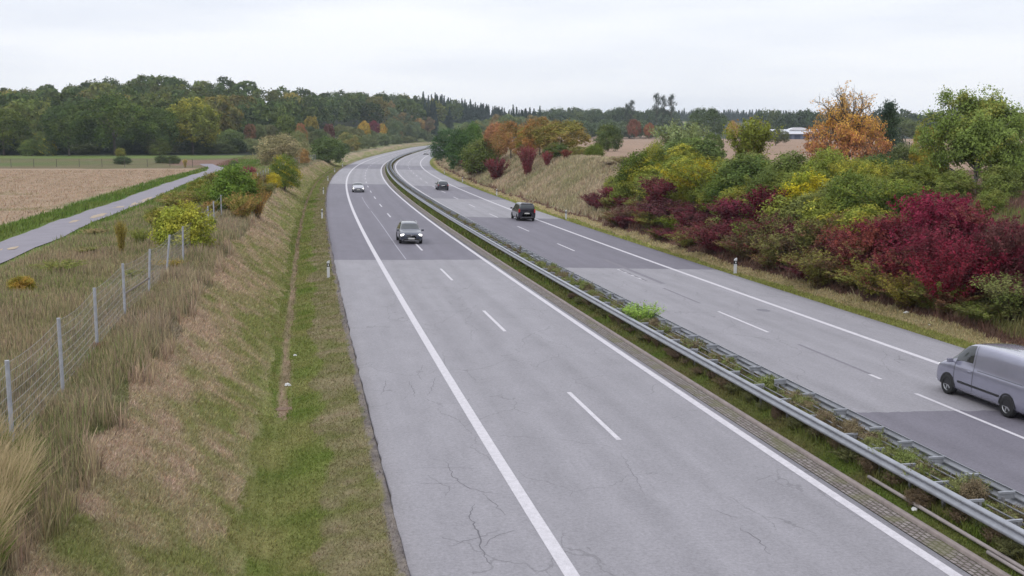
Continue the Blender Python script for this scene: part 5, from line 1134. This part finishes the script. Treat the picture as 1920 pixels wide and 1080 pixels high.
def wheel(root,x,y,r,wd,side):
    w_=empty('wheel',(x,y,r));w_.parent=root;b=MB();n=24
    prof=[(r*.62,-wd/2),(r*.93,-wd/2),(r,-wd/2+.025),(r,wd/2-.025),(r*.93,wd/2),(r*.62,wd/2)]
    vs=[(p[0]*math.cos(2*math.pi*k/n),p[1],p[0]*math.sin(2*math.pi*k/n)) for p in prof for k in range(n)];b.add(vs,[(i*n+k,i*n+(k+1)%n,(i+1)*n+(k+1)%n,(i+1)*n+k) for i in range(5) for k in range(n)]);b.build('tyre',M_TYRE,w_,smooth=True)
    b=MB();b.cyl((0,0,0),r*.63,wd*.7,'y',20);yy=side*wd*.42
    rim=MB();rim.cyl((0,yy*.8,0),r*.16,.03,'y',12)
    for k in range(5):
        a=2*math.pi*k/5
        rim.box((r*.36*math.cos(a),yy*.82,r*.36*math.sin(a)),(r*.5,.025,r*.14),ry=-a)
    ring=[(r*.56,yy*.7),(r*.63,yy*.95),(r*.66,yy*.95),(r*.66,yy*.7)];vs=[(p[0]*math.cos(2*math.pi*k/n),p[1],p[0]*math.sin(2*math.pi*k/n)) for p in ring for k in range(n)]
    rim.add(vs,[(i*n+k,i*n+(k+1)%n,(i+1)*n+(k+1)%n,(i+1)*n+k) for i in range(3) for k in range(n)])
    b.build('wheel_well',M_BLK,w_);rim.build('rim',M_RIM,w_,smooth=False)
def arch(root,B,x,r,wb,mt):
    """dark wheel arch: half ring standing 6 mm off the body side"""
    for sd in(1,-1):
        b=MB();n=18;vs=[]
        for rr,yo in((r*1.02,.0),(r*1.2,.0)):
            for k in range(n+1):
                a=math.pi*k/n;vs.append((x+rr*math.cos(a),sd*(wb+.008),r*.98+rr*math.sin(a)))
        for rr,yo in((r*1.2,.0),(r*1.02,0)):
            for k in range(n+1):
                a=math.pi*k/n;vs.append((x+rr*math.cos(a),sd*(wb-.12),r*.98+rr*math.sin(a)))
        m_=n+1;fs=[]
        for j in range(3):
            for k in range(n): fs.append((j*m_+k,j*m_+k+1,(j+1)*m_+k+1,(j+1)*m_+k))
        b.add(vs,fs);b.add([(x+r*1.04*math.cos(math.pi*k/n),sd*(wb-.004),r*.98+r*1.04*math.sin(math.pi*k/n)) for k in range(n+1)],[tuple(range(n+1))]);b.build('wheel_arch',mt,root)
def make_car(name,label,cat,st,col,wb,r,x_wheels,win,lights='front',metal=.3,side_glass=True,bumper=True,roof_rails=False,lit=True,plate_z=(.55,.62),head=None,tail=None,rough=.28,bw=.22,grille=True,extra=None):
    B=Body(st);root=empty(name);tag(root,label,cat);pm_=paint(name+'_paint',col,rough,metal)
    us=np.linspace(0,B.n-1,B.n*6);vs=np.linspace(0,10,46);P=B.surf(us,vs);Q=P.copy();Q[...,1]*=-1;G=np.concatenate([P,Q[:,::-1][:,1:]],1)
    body=mesh_np('body',G.reshape(-1,3),gridf(G.shape[0],G.shape[1]),pm_,parent=root,smooth=True)
    Lx=st[-1][0]
    for xw in x_wheels:
        arch(root,B,xw,r,wb,M_BLK)
        for sd in(1,-1): wheel(root,xw,sd*(wb-bw/2+.012),r,bw,sd)
    # glazing from the body surface
    for (nm,x0,x1,v0,v1) in win.get('side',[]):
        patch(nm,B,np.linspace(B.idx(x0),B.idx(x1),8),np.linspace(v0,v1,6),.006,M_GLASS,root,(1,-1))
    if 'front' in win: u0,u1,v0=win['front'];full_top('windscreen',B,np.linspace(u0,u1,8),v0,.006,M_GLASS,root)
    if 'rear' in win: u0,u1,v0=win['rear'];full_top('rear_window',B,np.linspace(u0,u1,8),v0,.006,M_GLASS,root)
    # mirrors
    mx_,mz=win['mirror']
    for sd in(1,-1):
        b=MB();b.box((mx_,sd*(wb+.09),mz),(.11,.2,.14),rz=sd*.12);b.box((mx_+.01,sd*(wb-.03),mz-.05),(.05,.12,.04));b.build('side_mirror',pm_,root,bevel=.03)
    fx=st[-1][0];rx=st[0][0]
    if lights=='front' or head:
        hx,hy,hz,hw,hh=head
        for sd in(1,-1):
            b=MB();b.box((hx,sd*hy,hz),(.22,hw,hh),rz=-sd*.38,ry=-.25);b.build('headlight',M_LAMP if lit else M_LAMPO,root,bevel=.03)
        if grille:
            b=MB();b.box((fx-.012,0,hz-.02),(.05,hy*1.25,.13));b.build('grille',M_BLK,root,bevel=.015)
            b=MB();b.box((fx+.016,0,hz+.035),(.02,hy*1.2,.012));b.box((fx+.016,0,hz-.02),(.02,hy*1.2,.012));b.cyl((fx+.02,0,hz),.055,.03,'x',16);b.build('grille_bar',M_CHR,root)
            b=MB();b.box((fx-.015,0,.36),(.09,wb*1.45,.16));b.build('lower_intake',M_BLK,root,bevel=.03)
            b=MB();b.box((fx+.02,0,.29),(.05,wb*1.2,.03));
            for sd in(1,-1): b.box((fx-.06,sd*wb*.74,.37),(.06,.035,.17),rx=sd*.5)
            b.build('bumper_trim',M_CHR,root)
        b=MB();b.box((fx+.045,0,plate_z[0]-.09),(.02,.52,.115));b.build('number_plate',M_PLATE,root)
    if tail:
        tx,ty,tz,tw,th=tail
        for sd in(1,-1):
            b=MB();b.box((tx,sd*ty,tz),(.1,tw,th),rz=sd*.25);b.build('tail_light',M_TAIL,root,bevel=.02)
        b=MB();b.box((rx-.012,0,plate_z[1]),(.025,.52,.115));b.build('number_plate',M_PLATE,root)
        b=MB();b.box((rx+.03,0,.36),(.1,wb*1.6,.17));b.build('rear_bumper',M_BLK,root,bevel=.04)
        b=MB();b.box((rx-.02,0,.42),(.02,wb*1.3,.02));b.build('bumper_trim',M_CHR,root)
    if roof_rails:
        for sd in(1,-1):
            b=MB();b.tube([(roof_rails[0],sd*roof_rails[2],roof_rails[3]-.03),(roof_rails[0]+.1,sd*roof_rails[2],roof_rails[3]+.03),(roof_rails[1]-.1,sd*roof_rails[2],roof_rails[3]+.03),(roof_rails[1],sd*roof_rails[2],roof_rails[3]-.03)],.015,6);b.build('roof_rail',M_CHR,root)
    if extra: extra(root,B,pm_)
    return root
def place(root,s_,o_,toward=False,yaw=0):
    x,y=map(float,rc(s_,o_));z=float(roadz(s_,o_));h=hd(s_)
    # match the road's own slope
    z1=float(roadz(s_+2,o_));z0=float(roadz(s_-2,o_));gl=math.atan2(z1-z0,4.0);ql=math.atan2(float(roadz(s_,o_+.8))-float(roadz(s_,o_-.8)),1.6)
    root.rotation_mode='XYZ';root.location=(x,y,z+.004)
    if toward: root.rotation_euler=(ql*1.0,gl,-math.pi/2-h+yaw)
    else: root.rotation_euler=(-ql*-1.0*-1,-gl,math.pi/2-h+yaw)
# station: x, underside, belt, top, half width at belt, half width at roof   (x=0 rear .. L front), body centred later
def cen(st,L_): return [(q[0]-L_/2,)+tuple(q[1:]) for q in st]
suv=cen([(0.02,.5,.75,.80,.45,.35),(.03,.42,.85,.95,.78,.62),(.12,.30,.98,1.15,.90,.68),(.35,.24,1.02,1.50,.92,.66),(.75,.22,1.02,1.64,.92,.64),(1.5,.22,1.01,1.67,.92,.64),(2.3,.22,1.0,1.66,.92,.64),(2.75,.22,1.0,1.60,.92,.62),(3.1,.22,1.0,1.33,.92,.66),(3.45,.22,.99,1.10,.92,.74),(3.8,.22,.96,1.03,.92,.74),(4.2,.24,.88,.96,.90,.70),(4.42,.28,.76,.84,.84,.62),(4.48,.38,.66,.74,.66,.5),(4.5,.48,.60,.66,.4,.3)],4.5)
c=make_car('suv','dark grey SUV with lit headlights driving towards the camera on the dark asphalt','car',suv,A(74,80,96,1.0),.925,.36,(-1.45,1.32),{'side':[('side_window',-.95,-.1,6.15,7.6),('side_window',-.02,.75,6.15,7.6)],'front':(7.15,8.75,6.6),'mirror':(1.0,1.06)},head=(2.11,.68,.74,.34,.15),metal=.5,roof_rails=(-1.7,.3,.6,1.66),plate_z=(.56,.6));place(c,80.9,3.35,True,.0)
sed=cen([(0.02,.55,.75,.8,.4,.35),(.04,.42,.85,.95,.76,.66),(.15,.28,.95,1.03,.88,.7),(.6,.22,.95,1.06,.9,.7),(1.0,.2,.94,1.25,.9,.62),(1.5,.2,.93,1.42,.9,.58),(2.1,.2,.92,1.45,.9,.58),(2.6,.2,.92,1.42,.9,.58),(3.0,.2,.92,1.22,.9,.62),(3.4,.2,.9,1.0,.9,.7),(3.9,.2,.84,.92,.9,.7),(4.4,.24,.74,.8,.84,.62),(4.55,.34,.62,.68,.64,.5),(4.58,.45,.55,.6,.4,.3)],4.58)
c=make_car('saloon_car','silver saloon with both headlights on approaching in the distance','car',sed,A(172,172,182),.905,.32,(-1.4,1.4),{'side':[('side_window',-1.1,-.1,6.15,7.6),('side_window',-.02,.7,6.15,7.6)],'front':(6.9,8.5,6.6),'mirror':(.85,.98)},head=(2.08,.66,.62,.34,.15));place(c,165.6,1.72,True)
est=cen([(0.02,.5,.7,.78,.45,.35),(.03,.40,.82,.92,.80,.64),(.10,.28,.95,1.15,.90,.68),(.30,.22,.99,1.42,.91,.64),(.65,.20,.99,1.53,.91,.62),(1.5,.2,.98,1.56,.91,.62),(2.3,.2,.97,1.54,.91,.61),(2.7,.2,.97,1.46,.91,.61),(3.1,.2,.96,1.22,.91,.66),(3.5,.2,.94,1.03,.91,.74),(4.0,.22,.86,.95,.9,.7),(4.3,.28,.74,.82,.82,.6),(4.38,.38,.64,.7,.6,.46),(4.4,.48,.58,.62,.4,.3)],4.4)
c=make_car('hatchback','black hatchback with white number plate driving away in the right carriageway','car',est,A(52,54,66),.915,.33,(-1.35,1.3),{'side':[('side_window',-1.3,-.5,6.15,7.6),('side_window',-.4,.75,6.15,7.6)],'rear':(1.75,3.3,6.7),'front':(7.0,8.5,6.6),'mirror':(.95,1.02)},head=(1.98,.66,.68,.3,.14),lit=False,tail=(-2.12,.76,.84,.22,.18),plate_z=(.55,.78),rough=.2);place(c,171.6,15.6)
mpv=cen([(0.0,.45,.75,.9,.5,.4),(.005,.38,.95,1.25,.86,.70),(.05,.28,1.05,1.62,.92,.72),(.16,.22,1.08,1.82,.925,.72),(.5,.2,1.08,1.88,.925,.71),(1.5,.2,1.07,1.89,.925,.71),(2.5,.2,1.06,1.87,.925,.70),(3.1,.2,1.05,1.78,.925,.68),(3.5,.2,1.04,1.5,.925,.68),(3.9,.2,1.02,1.2,.92,.74),(4.3,.22,.94,1.06,.9,.72),(4.65,.28,.8,.9,.84,.6),(4.72,.38,.68,.75,.6,.5),(4.75,.5,.6,.65,.4,.3)],4.75)
def mpv_extra(root,B,pm_):
    b=MB();b.box((-2.2,0,1.84),(.16,1.25,.05));b.build('roof_spoiler',pm_,root,bevel=.015)
    b=MB();b.cyl((-2.385,0,.93),.05,.03,'x',14);b.build('badge',M_CHR,root);b=MB();b.box((-2.37,.1,1.26),(.03,.5,.02),rx=.1);b.build('rear_wiper',M_BLK,root)
    b=MB();b.tube([(-2.1,.62,.28),(-2.42,.62,.27)],.03,8);b.build('exhaust_pipe',M_CHR,root)
c=make_car('people_carrier','black people carrier with tall rear window driving away beside the dry slope','car',mpv,A(44,42,56),.93,.33,(-1.5,1.5),{'side':[('side_window',-2.0,-1.1,6.15,7.7),('side_window',-1.0,.1,6.15,7.7),('side_window',.2,1.1,6.15,7.7)],'rear':(1.35,2.75,6.6),'front':(7.2,9.0,6.6),'mirror':(1.35,1.15)},head=(2.15,.66,.76,.3,.16),lit=False,tail=(-2.34,.82,1.08,.16,.36),plate_z=(.56,.82),rough=.2,extra=mpv_extra);place(c,104.9,17.45)
c=make_car('small_car','tiny white car far up the right carriageway beside the dark green bush','car',est,A(235,235,240),.915,.33,(-1.35,1.3),{'side':[('side_window',-1.3,-.5,6.15,7.6),('side_window',-.4,.75,6.15,7.6)],'rear':(1.75,3.3,6.7),'front':(7.0,8.5,6.6),'mirror':(.95,1.02)},head=(1.98,.66,.68,.3,.14),lit=False,tail=(-2.12,.76,.84,.22,.18),plate_z=(.55,.78));place(c,493.5,17.3)
van=cen([(0.0,.5,.8,1.2,.6,.5),(.01,.36,1.0,1.5,.90,.80),(.06,.26,1.12,1.82,.95,.85),(.2,.2,1.14,1.93,.96,.85),(1.2,.2,1.14,1.96,.96,.84),(2.4,.2,1.13,1.96,.96,.83),(3.15,.2,1.12,1.93,.96,.81),(3.55,.2,1.11,1.82,.96,.76),(3.9,.2,1.10,1.53,.96,.74),(4.3,.2,1.08,1.22,.955,.78),(4.7,.22,1.0,1.10,.94,.76),(5.0,.26,.84,.96,.89,.68),(5.13,.34,.68,.80,.70,.5),(5.16,.46,.58,.66,.4,.3)],5.16)
def van_extra(root,B,pm_):
    # body side trim, door seams, fuel cap and door handles
    for sd in(1,-1):
        b=MB();b.box((-.05,sd*.968,.56),(2.2,.02,.07));b.build('side_trim',M_BLK,root,bevel=.006)
        for xx in(1.30,.28): patch('door_seam',B,np.array([B.idx(xx-.012),B.idx(xx+.012)]),np.linspace(2.6,7.8,20),.003,M_BLK,root,(sd,))
        b=MB();b.box((.46,sd*.965,1.0),(.2,.03,.03));b.build('door_handle',pm_,root,bevel=.01)
        patch('slide_rail',B,np.linspace(B.idx(-2.2),B.idx(.1),10),np.array([5.55,5.65]),.005,M_BLK,root,(sd,))
    b=MB();b.box((-2.57,0,1.1),(.03,.02,1.3));b.build('door_seam',M_BLK,root)
c=make_car('panel_van','silver grey panel van leaving the picture at the right edge','van',van,A(172,172,192),.963,.34,(-1.55,1.62),{'side':[('side_window',.38,1.30,6.2,7.7)],'front':(6.9,8.75,6.6),'mirror':(1.42,1.2)},head=(2.34,.7,.8,.28,.2),lit=False,tail=(-2.54,.87,1.05,.12,.42),plate_z=(.55,.7),rough=.22,metal=.5,extra=van_extra);place(c,21.7,17.2)

# ---------------------------------------------------------------- litter
M_LIT=mat('white_litter',A(232,232,232),.7)
for s_,o_,sz,lab in [(29.3,-5.6,.13,'white crumpled litter in the left ditch'),(34.9,-5.4,.08,'small white scrap on the green verge of the left ditch'),(40.1,24.6,.14,'white crumpled litter at the foot of the red shrubs'),(37.2,24.1,.07,'small white scrap on the dry strip beside the right carriageway'),(12.9,8.82,.09,'white scrap on the median grass under the barrier')]:
    rg=random.Random(int(s_*10));x,y=map(float,rc(s_,o_));z=gz(s_,o_);b=MB()
    n=7;vs=[(x,y,z+sz*.9)]
    for j,(rr,zz) in enumerate(((.8,.6),(1.1,.15))):
        for k in range(n): a=2*math.pi*k/n+j*.4;q=rg.uniform(.6,1.25);vs.append((x+sz*rr*q*math.cos(a),y+sz*rr*q*math.sin(a)*.7,z+sz*zz*rg.uniform(.6,1.3)))
    fs=[(0,1+k,1+(k+1)%n) for k in range(n)]+[(1+k,1+n+k,1+n+(k+1)%n,1+(k+1)%n) for k in range(n)];b.add(vs,fs);tag(b.build('litter',M_LIT),lab,'litter')
# brown drain cover in the ditch
x,y=map(float,rc(26.2,-5.7));b=MB();b.box((x,y,gz(26.2,-5.7)+.0),(.62,.42,.06),rz=-hd(26));dr=b.build('drain_cover',noisy('rusty_concrete',A(136,112,96),.9,5,.35),bevel=.02);tag(dr,'brown drain cover set in the grassy ditch beside the left verge','drain cover')

# ---------------------------------------------------------------- haze: air over the whole scene
b=MB();b.box((0,1050,38),(5400,3000,100));hz=b.build('haze',bpy.data.materials.new('haze_air'));tag(hz,kind='stuff')
m=hz.data.materials[0];m.use_nodes=True;n,l=m.node_tree.nodes,m.node_tree.links;n.remove(n['Principled BSDF'])
pv=n.new('ShaderNodeVolumePrincipled');pv.inputs['Color'].default_value=(.80,.88,1.0,1);pv.inputs['Density'].default_value=HAZE_D;pv.inputs['Anisotropy'].default_value=.2;l.new(pv.outputs[0],n['Material Output'].inputs['Volume'])
